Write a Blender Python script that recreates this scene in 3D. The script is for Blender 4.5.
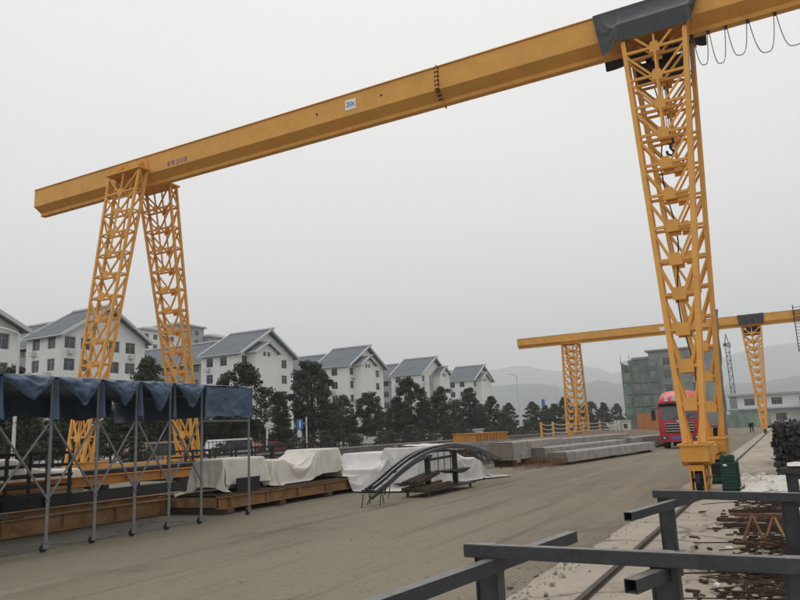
import bpy, bmesh, math, random
from mathutils import Vector, Matrix, noise
R_ = math.radians
sc = bpy.context.scene
for o in list(bpy.data.objects): bpy.data.objects.remove(o)
col = sc.collection

# ------------------------------------------------------------------ camera
CR = Matrix(((0.87903, 0.12660, 0.45965), (0.47459, -0.14234, -0.86860), (-0.04454, 0.98168, -0.18521)))
# orthonormalise (columns are the camera axes)
cx_ = CR.col[0].normalized(); cz_ = (CR.col[2] - cx_ * CR.col[2].dot(cx_)).normalized(); cy_ = cz_.cross(cx_)
CR = Matrix((cx_, cy_, cz_)).transposed()
EYE = Vector((0, 0, 1.7)); FPX = 706.99
cd = bpy.data.cameras.new('camera'); cam = bpy.data.objects.new('camera', cd); col.objects.link(cam)
cam.matrix_world = Matrix.Translation(EYE) @ CR.to_4x4()
cd.sensor_width = 36; cd.lens = 36 * FPX / 800; cd.clip_start = 0.1; cd.clip_end = 25000
sc.camera = cam
# ------------------------------------------------------------------ sky, sun, exposure
SUN_EL, SUN_AZ = R_(58), R_(-25)          # azimuth measured from +Y towards +X
w = bpy.data.worlds.new('World'); sc.world = w; w.use_nodes = True
nt = w.node_tree; nt.nodes.clear()
so = nt.nodes.new('ShaderNodeOutputWorld'); sb = nt.nodes.new('ShaderNodeBackground')
sky = nt.nodes.new('ShaderNodeTexSky'); sky.sky_type = 'NISHITA'; sky.sun_disc = False
sky.sun_elevation = SUN_EL; sky.sun_rotation = SUN_AZ; sky.dust_density = 6; sky.air_density = 1.5
# an overcast layer in front of the clear sky: pale cloud, very softly mottled
tc = nt.nodes.new('ShaderNodeTexCoord'); mp = nt.nodes.new('ShaderNodeMapping'); mp.inputs['Scale'].default_value = (1, 1, 3)
nz = nt.nodes.new('ShaderNodeTexNoise'); nz.inputs['Scale'].default_value = 1.6; nz.inputs['Detail'].default_value = 3
cr = nt.nodes.new('ShaderNodeValToRGB')
cr.color_ramp.elements[0].position = .3; cr.color_ramp.elements[0].color = (10.1, 10.0, 9.85, 1)
cr.color_ramp.elements[1].position = .7; cr.color_ramp.elements[1].color = (10.75, 10.6, 10.4, 1)
mx = nt.nodes.new('ShaderNodeMixRGB'); mx.inputs[0].default_value = .93
nt.links.new(tc.outputs['Generated'], mp.inputs[0]); nt.links.new(mp.outputs[0], nz.inputs['Vector'])
nt.links.new(nz.outputs[0], cr.inputs[0]); nt.links.new(sky.outputs[0], mx.inputs[1]); nt.links.new(cr.outputs[0], mx.inputs[2])
nt.links.new(mx.outputs[0], sb.inputs[0]); sb.inputs[1].default_value = .1
nt.links.new(sb.outputs[0], so.inputs[0])
sl = bpy.data.lights.new('sun', 'SUN'); sl.energy = .8; sl.angle = R_(25); sl.color = (1, .96, .9)
sun = bpy.data.objects.new('sun', sl); col.objects.link(sun)
sdir = Vector((math.sin(SUN_AZ) * math.cos(SUN_EL), math.cos(SUN_AZ) * math.cos(SUN_EL), math.sin(SUN_EL)))
sun.rotation_euler = sdir.to_track_quat('Z', 'Y').to_euler(); sun.location = (0, 0, 60)
vs = sc.view_settings; vs.view_transform = 'Standard'; vs.look = 'None'; vs.exposure = 0; vs.gamma = 1; vs.use_curve_mapping = False
sc.render.engine = 'CYCLES'
cy = sc.cycles; cy.max_bounces = 6; cy.diffuse_bounces = 3; cy.glossy_bounces = 3; cy.transparent_max_bounces = 12; cy.volume_bounces = 3
cy.use_denoising = True; cy.use_adaptive_sampling = True; cy.adaptive_threshold = .015

def ray(px, py): return CR @ Vector((px - 400, -(py - 300), -FPX))
def onx(px, py, X): d = ray(px, py); return EYE + d * (X / d.x)
def ony(px, py, Y): d = ray(px, py); return EYE + d * (Y / d.y)
def onz(px, py, z=0): d = ray(px, py); return EYE + d * ((z - EYE.z) / d.z)

# ------------------------------------------------------------------ materials
def mat(name, c, rough=.75, metal=0, var=.15, scale=2.0, c2=None, dirt=0, dscale=.6, bump=0, bscale=30, spec=.3, stretch=(1, 1, 1), alpha=1, rand=0):
    m = bpy.data.materials.new(name); m.use_nodes = True
    n = m.node_tree.nodes; L = m.node_tree.links; b = n['Principled BSDF']
    b.inputs['Roughness'].default_value = rough; b.inputs['Metallic'].default_value = metal
    b.inputs['Specular IOR Level'].default_value = spec; b.inputs['Alpha'].default_value = alpha
    t = n.new('ShaderNodeTexCoord'); mp = n.new('ShaderNodeMapping'); mp.inputs['Scale'].default_value = stretch
    L.new(t.outputs['Object'], mp.inputs[0])
    z = n.new('ShaderNodeTexNoise'); z.inputs['Scale'].default_value = scale; z.inputs['Detail'].default_value = 6; z.inputs['Roughness'].default_value = .65
    L.new(mp.outputs[0], z.inputs['Vector'])
    r = n.new('ShaderNodeValToRGB'); r.color_ramp.elements[0].position = .3; r.color_ramp.elements[1].position = .7
    r.color_ramp.elements[0].color = tuple(x * (1 - var) for x in c) + (1,); r.color_ramp.elements[1].color = tuple(min(1, x * (1 + var)) for x in c) + (1,)
    L.new(z.outputs[0], r.inputs[0]); out = r.outputs[0]
    if dirt:
        z2 = n.new('ShaderNodeTexNoise'); z2.inputs['Scale'].default_value = dscale; z2.inputs['Detail'].default_value = 8; z2.inputs['Roughness'].default_value = .75
        L.new(mp.outputs[0], z2.inputs['Vector'])
        mr = n.new('ShaderNodeMapRange'); mr.inputs[1].default_value = .5; mr.inputs[2].default_value = .72; mr.inputs[4].default_value = dirt
        L.new(z2.outputs[0], mr.inputs[0])
        x = n.new('ShaderNodeMixRGB'); x.inputs[2].default_value = tuple(c2 or [k * .4 for k in c]) + (1,)
        L.new(mr.outputs[0], x.inputs[0]); L.new(out, x.inputs[1]); out = x.outputs[0]
    if rand:
        oi = n.new('ShaderNodeObjectInfo'); hs = n.new('ShaderNodeHueSaturation')
        mr = n.new('ShaderNodeMapRange'); mr.inputs[3].default_value = 1 - rand; mr.inputs[4].default_value = 1 + rand
        L.new(oi.outputs['Random'], mr.inputs[0]); L.new(mr.outputs[0], hs.inputs['Value']); L.new(out, hs.inputs['Color']); out = hs.outputs[0]
    L.new(out, b.inputs['Base Color'])
    if bump:
        z3 = n.new('ShaderNodeTexNoise'); z3.inputs['Scale'].default_value = bscale; z3.inputs['Detail'].default_value = 5
        L.new(mp.outputs[0], z3.inputs['Vector'])
        bp = n.new('ShaderNodeBump'); bp.inputs['Strength'].default_value = bump; bp.inputs['Distance'].default_value = .02
        L.new(z3.outputs[0], bp.inputs['Height']); L.new(bp.outputs[0], b.inputs['Normal'])
    return m
M = {}
M['crane'] = mat('crane_paint', (.72, .365, .085), .55, var=.09, scale=1.6, dirt=.35, c2=(.45, .235, .08), dscale=1.3, bump=.05)
M['crane_bright'] = mat('crane_paint_new', (.68, .33, .06), .5, var=.08, dirt=.35, c2=(.25, .12, .05), dscale=2)
M['rust'] = mat('rusty_steel', (.17, .085, .045), .9, var=.4, scale=4, dirt=.6, c2=(.07, .045, .035), dscale=5, bump=.3)
M['rust_dark'] = mat('dark_rusty_scrap', (.055, .036, .026), .95, var=.5, scale=5, dirt=.5, c2=(.11, .06, .035), dscale=4)
M['earth'] = mat('brown_earth', (.15, .105, .07), .95, var=.3, scale=.8, dirt=.6, c2=(.22, .19, .16), dscale=.5, bump=.4, bscale=6)
M['ochre'] = mat('ochre_skid_paint', (.26, .15, .065), .8, var=.3, scale=3, dirt=.85, c2=(.10, .07, .045), dscale=2.5, bump=.1)
M['orange'] = mat('orange_steel_paint', (.46, .21, .05), .6, var=.15, dirt=.5, c2=(.2, .1, .05), dscale=1.5)
M['black_steel'] = mat('black_painted_steel', (.030, .034, .042), .42, var=.3, scale=7, dirt=.6, c2=(.085, .08, .075), dscale=9, bump=.08, spec=.5)
def pale_tops_specks(m, c, amt):  # mixes a paler tone into upward faces, plus small brown specks
    n = m.node_tree.nodes; L = m.node_tree.links; b = n['Principled BSDF']; old = b.inputs['Base Color'].links[0].from_socket
    g = n.new('ShaderNodeNewGeometry'); sx = n.new('ShaderNodeSeparateXYZ'); L.new(g.outputs['Normal'], sx.inputs[0])
    z = n.new('ShaderNodeTexNoise'); z.inputs['Scale'].default_value = 14; z.inputs['Detail'].default_value = 8; z.inputs['Roughness'].default_value = .8
    t = n.new('ShaderNodeTexCoord'); L.new(t.outputs['Object'], z.inputs['Vector'])
    r = n.new('ShaderNodeMapRange'); r.inputs[1].default_value = .5; r.inputs[2].default_value = 1; L.new(sx.outputs[2], r.inputs[0])
    q = n.new('ShaderNodeMapRange'); q.inputs[1].default_value = .35; q.inputs[2].default_value = .6; q.inputs[3].default_value = .25; q.inputs[4].default_value = 1; L.new(z.outputs[0], q.inputs[0])
    k = n.new('ShaderNodeMath'); k.operation = 'MULTIPLY'; L.new(r.outputs[0], k.inputs[0]); L.new(q.outputs[0], k.inputs[1])
    k2 = n.new('ShaderNodeMath'); k2.operation = 'MULTIPLY'; k2.inputs[1].default_value = amt; L.new(k.outputs[0], k2.inputs[0])
    x = n.new('ShaderNodeMixRGB'); x.inputs[2].default_value = c + (1,); L.new(k2.outputs[0], x.inputs[0]); L.new(old, x.inputs[1])
    z2 = n.new('ShaderNodeTexNoise'); z2.inputs['Scale'].default_value = 38; z2.inputs['Detail'].default_value = 4; L.new(t.outputs['Object'], z2.inputs['Vector'])
    q2 = n.new('ShaderNodeMapRange'); q2.inputs[1].default_value = .66; q2.inputs[2].default_value = .70; q2.inputs[4].default_value = .8; L.new(z2.outputs[0], q2.inputs[0])
    y = n.new('ShaderNodeMixRGB'); y.inputs[2].default_value = (.09, .045, .025, 1); L.new(q2.outputs[0], y.inputs[0]); L.new(x.outputs[0], y.inputs[1]); L.new(y.outputs[0], b.inputs['Base Color'])
pale_tops_specks(M['black_steel'], (.22, .21, .19), .75)
M['dark_steel'] = mat('dark_steel', (.022, .022, .024), .55, var=.3, dirt=.4, c2=(.06, .05, .045))
M['scrap'] = mat('black_scrap', (.03, .03, .03), .6, var=.6, scale=9, dirt=.8, c2=(.10, .09, .08), dscale=5)
M['rail'] = mat('rail_steel', (.055, .042, .033), .6, metal=.2, var=.3, scale=6)
M['galv'] = mat('galvanised_tube', (.20, .21, .215), .5, metal=.35, var=.15, scale=8, dirt=.4, c2=(.12, .11, .1), dscale=6)
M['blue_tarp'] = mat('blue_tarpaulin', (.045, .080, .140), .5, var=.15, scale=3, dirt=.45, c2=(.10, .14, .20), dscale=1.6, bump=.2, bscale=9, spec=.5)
M['tarp_glare'] = mat('sky_glare_tarpaulin_roof', (.13, .17, .23), .5, var=.15, dirt=.3)  # blue roof sheet made paler: the sky glare is in the colour
M['grey_tarp'] = mat('grey_cover_sheet', (.042, .048, .053), .55, var=.2, scale=3, bump=.2, bscale=8, spec=.4)
M['white_sheet'] = mat('white_woven_sheet', (.66, .63, .58), .75, var=.08, scale=2, dirt=.6, c2=(.40, .36, .31), dscale=1.4, bump=.5, bscale=8)
M['grey_sheet'] = mat('translucent_plastic_sheet', (.60, .59, .58), .5, var=.14, scale=2, dirt=.6, c2=(.36, .35, .35), dscale=1.8, bump=.6, bscale=7)
M['concrete'] = mat('precast_concrete', (.32, .30, .28), .9, var=.25, scale=2.5, dirt=.85, c2=(.14, .125, .11), dscale=1.6, bump=.3)
M['concrete_end'] = mat('stained_concrete_end', (.22, .195, .17), .9, var=.3, scale=4, dirt=.7, c2=(.1, .075, .055), dscale=4, bump=.3)
M['white_wall'] = mat('white_render', (.78, .78, .77), .9, var=.03, scale=.3, dirt=.25, c2=(.52, .52, .51), dscale=.35, stretch=(1, 1, .3))
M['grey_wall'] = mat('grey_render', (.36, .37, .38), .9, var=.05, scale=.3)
M['roof'] = mat('grey_roof_tile', (.135, .155, .175), .8, var=.2, scale=.7, bump=.4, bscale=4)
M['trim'] = mat('pale_roof_trim', (.55, .56, .57), .8, var=.05)
M['glass'] = mat('window_glass', (.035, .042, .05), .12, var=.5, scale=.5, spec=.6, rand=.6)
M['frame'] = mat('window_frame', (.30, .31, .32), .5, var=.05)
M['ac'] = mat('white_plastic_unit', (.6, .6, .58), .6, var=.05)
M['leaf'] = mat('broad_leaves', (.05, .061, .037), .65, var=.45, scale=1.2, spec=.25, rand=.3)
M['leaf2'] = mat('hazy_leaves', (.072, .086, .052), .65, var=.4, scale=1.5, rand=.3)  # paler leaf copy with distance haze mixed into the green
M['bark'] = mat('bark', (.07, .055, .045), .95, var=.3, scale=5)
M['white_metal'] = mat('white_painted_post', (.6, .61, .62), .5, var=.05)
M['blue_sign'] = mat('blue_sign_face', (.05, .18, .5), .5, var=.05)
M['red'] = mat('truck_red', (.42, .018, .022), .3, var=.06, dirt=.3, c2=(.25, .05, .04), dscale=3, spec=.5)
M['fairing'] = mat('truck_roof_red', (.55, .045, .045), .35, var=.1, spec=.5)
M['white_paint'] = mat('white_lettering', (.8, .8, .8), .5, var=.02)
M['blue_paint'] = mat('blue_lettering', (.07, .12, .35), .5, var=.1)
M['chrome'] = mat('grille_chrome', (.5, .5, .5), .25, metal=.9, var=.05)
M['rubber'] = mat('tyre_rubber', (.018, .018, .018), .9, var=.2)
M['windscreen'] = mat('windscreen', (.05, .06, .065), .08, var=.1, spec=.7)
M['green_motor'] = mat('green_motor_paint', (.010, .048, .032), .45, var=.2, scale=6, dirt=.4, c2=(.02, .05, .04), dscale=6)
M['cable'] = mat('black_cable', (.05, .05, .052), .6, var=.1)
M['grey_cable'] = mat('grey_cable', (.22, .23, .24), .6, var=.1)
M['net'] = mat('green_scaffold_net', (.20, .28, .235), .9, var=.4, scale=.6, dirt=.4, c2=(.26, .28, .27), dscale=.3, stretch=(1, 1, .4))
M['net2'] = mat('teal_scaffold_net', (.25, .28, .27), .9, var=.35, scale=.4, dirt=.4, c2=(.2, .22, .21), dscale=.2)
M['raw_concrete'] = mat('raw_building_concrete', (.30, .31, .31), .9, var=.1, scale=.2)
M['timber'] = mat('sawn_timber', (.42, .33, .22), .85, var=.2, scale=5, stretch=(1, 1, .2))
M['timber_dark'] = mat('old_timber', (.085, .058, .04), .9, var=.3, scale=4)
M['stone'] = mat('pebble_stone', (.25, .23, .2), .9, var=.3, scale=3)
M['wall_brown'] = mat('boundary_wall_render', (.15, .135, .12), .95, var=.25, scale=.8, dirt=.5, c2=(.08, .07, .06))
M['hill'] = mat('wooded_hillside', (.045, .07, .075), .95, var=.35, scale=.02, bump=.5, bscale=.05)  # bluish tint of the haze put into the woodland colour
M['cream'] = mat('cream_render', (.6, .57, .5), .9, var=.05)
M['blue_trim'] = mat('blue_fascia', (.2, .3, .42), .7, var=.05)
M['skin'] = mat('skin', (.45, .28, .2), .6)
M['cloth_dark'] = mat('dark_work_clothes', (.03, .035, .055), .9, var=.2)
M['cloth_grey'] = mat('grey_trousers', (.06, .06, .07), .9, var=.2)
M['orange_panel'] = mat('orange_hoarding_sheet', (.42, .17, .06), .7, var=.12, scale=.5)
M['pink'] = mat('faded_pink_paint', (.4, .27, .25), .7, var=.2)
for n_, c_ in (('car_white', (.6, .6, .6)), ('car_silver', (.35, .36, .37)), ('car_black', (.03, .03, .035)), ('car_red', (.3, .05, .04)), ('car_blue', (.06, .1, .2))):
    M[n_] = mat(n_ + '_paint', c_, .25, var=.03, spec=.5)

# ------------------------------------------------------------------ helpers
class MB:
    def __init__(s): s.v = []; s.f = []
    def add(s, vs, fs):
        k = len(s.v); s.v += [Vector(v) for v in vs]; s.f += [tuple(k + i for i in f) for f in fs]; return s
    def box(s, lo, hi):
        (a, b, c), (d, e, f) = lo, hi
        return s.add([(a, b, c), (d, b, c), (d, e, c), (a, e, c), (a, b, f), (d, b, f), (d, e, f), (a, e, f)],
                     [(0, 3, 2, 1), (4, 5, 6, 7), (0, 1, 5, 4), (1, 2, 6, 5), (2, 3, 7, 6), (3, 0, 4, 7)])
    def cbox(s, c, size, rz=0, rx=0, ry=0):
        m = Matrix.Translation(c) @ Matrix.Rotation(rz, 4, 'Z') @ Matrix.Rotation(ry, 4, 'Y') @ Matrix.Rotation(rx, 4, 'X')
        h = [x / 2 for x in size]
        t = MB().box((-h[0], -h[1], -h[2]), h)
        return s.add([m @ v for v in t.v], t.f)
    def bar(s, p0, p1, w, h=None, up=(0, 0, 1)):
        p0, p1 = Vector(p0), Vector(p1); h = h or w; d = (p1 - p0).normalized(); up = Vector(up)
        if abs(d.dot(up)) > .98: up = Vector((0, 1, 0))
        a = d.cross(up).normalized() * w / 2; b = a.cross(d).normalized() * h / 2
        vs = [p0 - a - b, p0 + a - b, p0 + a + b, p0 - a + b, p1 - a - b, p1 + a - b, p1 + a + b, p1 - a + b]
        return s.add(vs, [(0, 1, 2, 3), (7, 6, 5, 4), (4, 5, 1, 0), (5, 6, 2, 1), (6, 7, 3, 2), (7, 4, 0, 3)])
    def tube(s, pts, r, n=8, cap=True):
        pts = [Vector(p) for p in pts]; rings = []; k0 = len(s.v)
        for i, p in enumerate(pts):
            d = (pts[min(i + 1, len(pts) - 1)] - pts[max(i - 1, 0)]).normalized()
            u = Vector((0, 0, 1)) if abs(d.z) < .95 else Vector((1, 0, 0))
            a = d.cross(u).normalized(); b = a.cross(d); rr = r[i] if isinstance(r, (list, tuple)) else r
            for j in range(n):
                t = 2 * math.pi * j / n; s.v.append(p + (a * math.cos(t) + b * math.sin(t)) * rr)
        for i in range(len(pts) - 1):
            for j in range(n):
                q = k0 + i * n; s.f.append((q + j, q + (j + 1) % n, q + n + (j + 1) % n, q + n + j))
        if cap:
            s.f.append(tuple(k0 + j for j in range(n))[::-1]); q = k0 + (len(pts) - 1) * n; s.f.append(tuple(q + j for j in range(n)))
        return s
    def prism(s, prof, axis, a, b):
        """profile of 2-D points, extruded along axis 0/1/2 from a to b; the 2-D axes are the other two in order"""
        def p3(q, t):
            l = list(q); l.insert(axis, t); return l
        n = len(prof); vs = [p3(q, a) for q in prof] + [p3(q, b) for q in prof]
        return s.add(vs, [tuple(range(n)), tuple(range(n, 2 * n))[::-1]] + [(i, n + i, n + (i + 1) % n, (i + 1) % n) for i in range(n)])
    def grid(s, fn, nu, nv, closed=False):
        k = len(s.v)
        for i in range(nu + 1):
            for j in range(nv + 1): s.v.append(Vector(fn(i / nu, j / nv)))
        for i in range(nu):
            for j in range(nv):
                q = k + i * (nv + 1) + j; s.f.append((q, q + nv + 1, q + nv + 2, q + 1))
        return s
    def build(s, name, m, parent=None, smooth=False, local=False, recalc=True):
        off = Vector((0, 0, 0))
        if parent is not None and not local:
            p = parent
            while p: off += p.location; p = p.parent
        me = bpy.data.meshes.new(name)
        me.from_pydata([v - off for v in s.v], [], s.f)
        if recalc:
            bm = bmesh.new(); bm.from_mesh(me); bmesh.ops.recalc_face_normals(bm, faces=bm.faces[:]); bm.to_mesh(me); bm.free()
        ms = m if isinstance(m, (list, tuple)) else [m]
        for k in ms: me.materials.append(M[k])
        if smooth:
            me.polygons.foreach_set('use_smooth', [True] * len(me.polygons))
        o = bpy.data.objects.new(name, me); col.objects.link(o)
        if parent is not None: o.parent = parent
        return o
def tag(o, label=None, cat=None, group=None, kind=None):
    if label: o['label'] = label
    if cat: o['category'] = cat
    if group: o['group'] = group
    if kind: o['kind'] = kind
    return o
def thing(name, loc, label, cat, group=None):
    o = bpy.data.objects.new(name, None); col.objects.link(o); o.location = loc; o.empty_display_size = .3
    return tag(o, label, cat, group)
def copy_tree(o, parent=None):
    c = o.copy(); col.objects.link(c)
    if parent is not None: c.parent = parent
    for ch in o.children: copy_tree(ch, c)
    return c
def inst(src, name, parent, loc, rz=0):
    """another object on the same mesh; loc in world metres"""
    off = Vector((0, 0, 0)); p = parent
    while p: off += p.location; p = p.parent
    o = bpy.data.objects.new(name, src); col.objects.link(o); o.parent = parent; o.location = Vector(loc) - off; o.rotation_euler.z = rz
    return o
def mesh_of(mb, name, m):
    o = mb.build(name, m); me = o.data; bpy.data.objects.remove(o); return me
def text_mesh(body, size, name, m, parent, loc, rx=math.pi / 2, rz=0, depth=.004, width=1):
    cu = bpy.data.curves.new(name, 'FONT'); cu.body = body; cu.size = size; cu.align_x = 'CENTER'; cu.align_y = 'CENTER'; cu.extrude = depth; cu.resolution_u = 3
    t = bpy.data.objects.new(name, cu); col.objects.link(t); bpy.context.view_layer.update()
    me = bpy.data.meshes.new_from_object(t.evaluated_get(bpy.context.evaluated_depsgraph_get()))
    bpy.data.objects.remove(t); me.materials.clear(); me.materials.append(M[m]); me.name = name
    o = inst(me, name, parent, loc, rz); o.rotation_euler.x = rx; o.scale.x = width
    return o
def fbm(x, y, z, o=4): return noise.fractal(Vector((x, y, z)), 1.0, 2.0, o)

def drape(name, m, x0, x1, y0, y1, z, res, boxes, label, cat, group=None, frames=46, grow=.07, seed=0, bend=.10):
    """let a real sheet fall over the load: a short cloth simulation in a scratch scene, kept as a plain mesh"""
    ts = bpy.data.scenes.new('drape'); ts.frame_end = frames + 2; made = []
    nx, ny = max(2, int((x1 - x0) / res)), max(2, int((y1 - y0) / res))
    g = MB().grid(lambda u, v: (x0 + (x1 - x0) * u, y0 + (y1 - y0) * v, z + .05 * fbm(u * 5, v * 5, seed + 1)), nx, ny)
    me = bpy.data.meshes.new(name); me.from_pydata(g.v, [], g.f); o = bpy.data.objects.new(name, me); ts.collection.objects.link(o); made.append(o)
    cm = o.modifiers.new('cloth', 'CLOTH'); q = cm.settings
    q.quality = 4; q.mass = .25; q.tension_stiffness = 12; q.compression_stiffness = 12; q.shear_stiffness = 4; q.bending_stiffness = bend; q.air_damping = 2; q.shrink_min = -grow
    cm.collision_settings.collision_quality = 2; cm.collision_settings.distance_min = .02
    for lo, hi in boxes:
        bm_ = MB().box(lo, hi); b = bpy.data.meshes.new('load'); b.from_pydata(bm_.v, [], bm_.f); bo = bpy.data.objects.new('load', b); ts.collection.objects.link(bo); made.append(bo)
        bo.modifiers.new('collision', 'COLLISION'); bo.collision.cloth_friction = 30; bo.collision.thickness_outer = .02
    for k in range(1, frames + 1): ts.frame_set(k)
    out = bpy.data.meshes.new_from_object(o.evaluated_get(ts.view_layers[0].depsgraph))
    for k in made: bpy.data.objects.remove(k)
    bpy.data.scenes.remove(ts)
    out.name = name; out.materials.clear(); out.materials.append(M[m]); out.polygons.foreach_set('use_smooth', [True] * len(out.polygons))
    r = bpy.data.objects.new(name, out); col.objects.link(r)
    sd = r.modifiers.new('smooth', 'SUBSURF'); sd.levels = 1; sd.render_levels = 1
    return tag(r, label, cat, group)

# ------------------------------------------------------------------ ground and terrain
def ground_material(name, base, light, dark, pad=False):
    m = bpy.data.materials.new(name); m.use_nodes = True; n = m.node_tree.nodes; L = m.node_tree.links; b = n['Principled BSDF']
    b.inputs['Roughness'].default_value = .92; b.inputs['Specular IOR Level'].default_value = .2
    t = n.new('ShaderNodeTexCoord')
    def nz(scale, st=(1, 1, 1), detail=6, rough=.6, rot=0):
        mp = n.new('ShaderNodeMapping'); mp.inputs['Scale'].default_value = st; mp.inputs['Rotation'].default_value = (0, 0, rot)
        L.new(t.outputs['Object'], mp.inputs[0]); z = n.new('ShaderNodeTexNoise'); z.inputs['Scale'].default_value = scale
        z.inputs['Detail'].default_value = detail; z.inputs['Roughness'].default_value = rough; L.new(mp.outputs[0], z.inputs['Vector']); return z.outputs[0]
    def rng(x, a, c, lo=0, hi=1):
        r = n.new('ShaderNodeMapRange'); r.inputs[1].default_value = a; r.inputs[2].default_value = c; r.inputs[3].default_value = lo; r.inputs[4].default_value = hi
        L.new(x, r.inputs[0]); return r.outputs[0]
    def mix(f, a, c):
        x = n.new('ShaderNodeMixRGB')
        if isinstance(f, float): x.inputs[0].default_value = f
        else: L.new(f, x.inputs[0])
        for k, q in ((1, a), (2, c)):
            if isinstance(q, tuple): x.inputs[k].default_value = q + (1,)
            else: L.new(q, x.inputs[k])
        return x.outputs[0]
    def mul(a, c):
        x = n.new('ShaderNodeMath'); x.operation = 'MULTIPLY'; L.new(a, x.inputs[0]); L.new(c, x.inputs[1]); return x.outputs[0]
    if not pad:
        c = mix(rng(nz(.16, (1, .35, 1), 5), .38, .66), base, light)                 # dust drifts
        c = mix(rng(nz(1.1, (1, .06, 1), 4, .7, .05), .50, .66, 0, .9), c, light)      # swept tyre lines along the yard
        c = mix(rng(nz(1.7, (1, .05, 1), 4, .7, -.04), .54, .70, 0, .75), c, dark)
        c = mix(rng(nz(.5, (1, .6, 1), 8, .75), .54, .68, 0, .8), c, dark)              # damp and oil patches
    else:
        c = mix(rng(nz(.5, (1, .5, 1), 7, .7), .35, .65), base, light)
        c = mix(rng(nz(.9, (1, .5, 1), 8, .78), .53, .68, 0, .8), c, dark)
        v = n.new('ShaderNodeTexVoronoi'); v.feature = 'DISTANCE_TO_EDGE'; v.inputs['Scale'].default_value = .33
        wz = n.new('ShaderNodeTexNoise'); wz.inputs['Scale'].default_value = 1.5; wz.inputs['Detail'].default_value = 5; L.new(t.outputs['Object'], wz.inputs['Vector'])
        va = n.new('ShaderNodeVectorMath'); va.operation = 'MULTIPLY_ADD'; va.inputs[1].default_value = (1.1, 1.1, 0); L.new(wz.outputs['Color'], va.inputs[0]); L.new(t.outputs['Object'], va.inputs[2])
        L.new(va.outputs[0], v.inputs['Vector'])
        c = mix(rng(v.outputs[0], .0, .016, .75, 0), c, tuple(k * .35 for k in dark))
    c = mix(rng(nz(9, (1, 1, 1), 6, .8), .35, .7, 0, .42), c, tuple(k * .66 for k in base))    # grit
    c = mix(rng(nz(45, (1, 1, 1), 3, .7), .62, .72, 0, .55), c, tuple(k * .45 for k in base))
    c = mix(rng(nz(60, (1, .8, 1), 2, .7), .66, .74, 0, .5), c, tuple(min(1, k * 1.5) for k in light))
    L.new(c, b.inputs['Base Color'])
    bp = n.new('ShaderNodeBump'); bp.inputs['Strength'].default_value = .45; bp.inputs['Distance'].default_value = .015; L.new(nz(22, (1, 1, 1), 8, .75), bp.inputs['Height'])
    L.new(bp.outputs[0], b.inputs['Normal'])
    M[name] = m
ground_material('yard_dirt', (.188, .163, .118), (.262, .230, .172), (.126, .107, .078))
ground_material('pad_concrete', (.36, .315, .25), (.46, .41, .34), (.21, .18, .14), True)
ground_material('paved', (.19, .175, .15), (.25, .235, .205), (.11, .1, .085), True)
ground_material('far_soil', (.12, .115, .085), (.15, .14, .105), (.07, .075, .05))
S = 9000
def sheet(name, x0, x1, y0, y1, z, m, nx=1, ny=1):
    o = MB().grid(lambda u, v: (x0 + (x1 - x0) * u, y0 + (y1 - y0) * v, z), nx, ny).build(name, m); tag(o, kind='structure'); return o
sheet('ground', -S, S, -S, S, -.01, 'far_soil')
sheet('yard', -29.5, 60, -40, 150, -.006, 'yard_dirt')
# the lighter concrete strip carrying the rail, with a worn, crumbled edge
def pad_pt(u, v):
    y = -12 + v * 180
    x0 = -2.62 + .10 * fbm(0, y * .35, 3) + .05 * fbm(5, y * 1.9, 1) + (.14 if y < 10 else 0) * -1
    return (x0 + (14 - x0) * u, y, -.002)
tag(MB().grid(pad_pt, 1, 500).build('concrete_pad', 'pad_concrete'), kind='structure')
sheet('paved_strip', -29.4, -11.62, -40, 150, -.001, 'paved')
road = sheet('street', -47, -34.5, -60, 420, -.002, 'yard_dirt')

def ridge(name, pts, D, seed, depth, m):
    """wooded hill range: crest heights read off at distance D, real slopes in front and behind"""
    rr = []
    for x in range(-1600, 2500, 14):
        if x <= pts[0][0]: y = pts[0][1] + 8 * fbm(x * .004, seed, 0)
        elif x >= pts[-1][0]: y = pts[-1][1] + 10 * fbm(x * .004, seed, 0)
        else:
            for (xa, ya), (xb, yb) in zip(pts, pts[1:]):
                if xa <= x <= xb: y = ya + (yb - ya) * (x - xa) / (xb - xa); break
        yy = max(-400, min(y, 600))
        d = ray(x, yy); h = math.hypot(d.x, d.y); p = EYE + d * (D / h)
        p.z += 5 * D / 1500 * fbm(x * .02, seed, 2, 5)
        rr.append(p)
    mb = MB(); n = 14
    def fn(u, v):
        i = min(len(rr) - 1, int(round(u * (len(rr) - 1)))); c = rr[i]; dirn = Vector((c.x, c.y, 0)).normalized()
        t = v * 2 - 1; hgt = c.z * (1 - abs(t) ** 1.15) * (1 + .22 * abs(t) * fbm(i * .09, t * 3, seed, 5)) - 3 * abs(t)
        q = Vector((c.x, c.y, 0)) + dirn * (t * depth + depth * .12 * fbm(i * .12, t * 2, seed + 9) * abs(t))
        return (q.x, q.y, hgt)
    mb.grid(fn, len(rr) - 1, n)
    o = mb.build(name, m, smooth=True); tag(o, kind='structure'); return o
ridge('hills', [(-300, 405), (250, 400), (490, 386), (520, 383), (542, 384), (570, 389), (594, 380), (612, 383), (640, 388), (690, 392), (735, 384), (765, 382), (800, 375), (1100, 380)], 2900, 3.1, 800, 'hill')
ridge('mountains', [(-300, 390), (300, 378), (480, 372), (505, 368), (520, 366), (545, 369), (565, 374), (587, 366), (612, 374), (640, 369), (690, 364), (725, 358), (760, 347), (800, 342), (900, 350), (1300, 362)], 5600, 8.4, 1300, 'hill')

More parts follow.
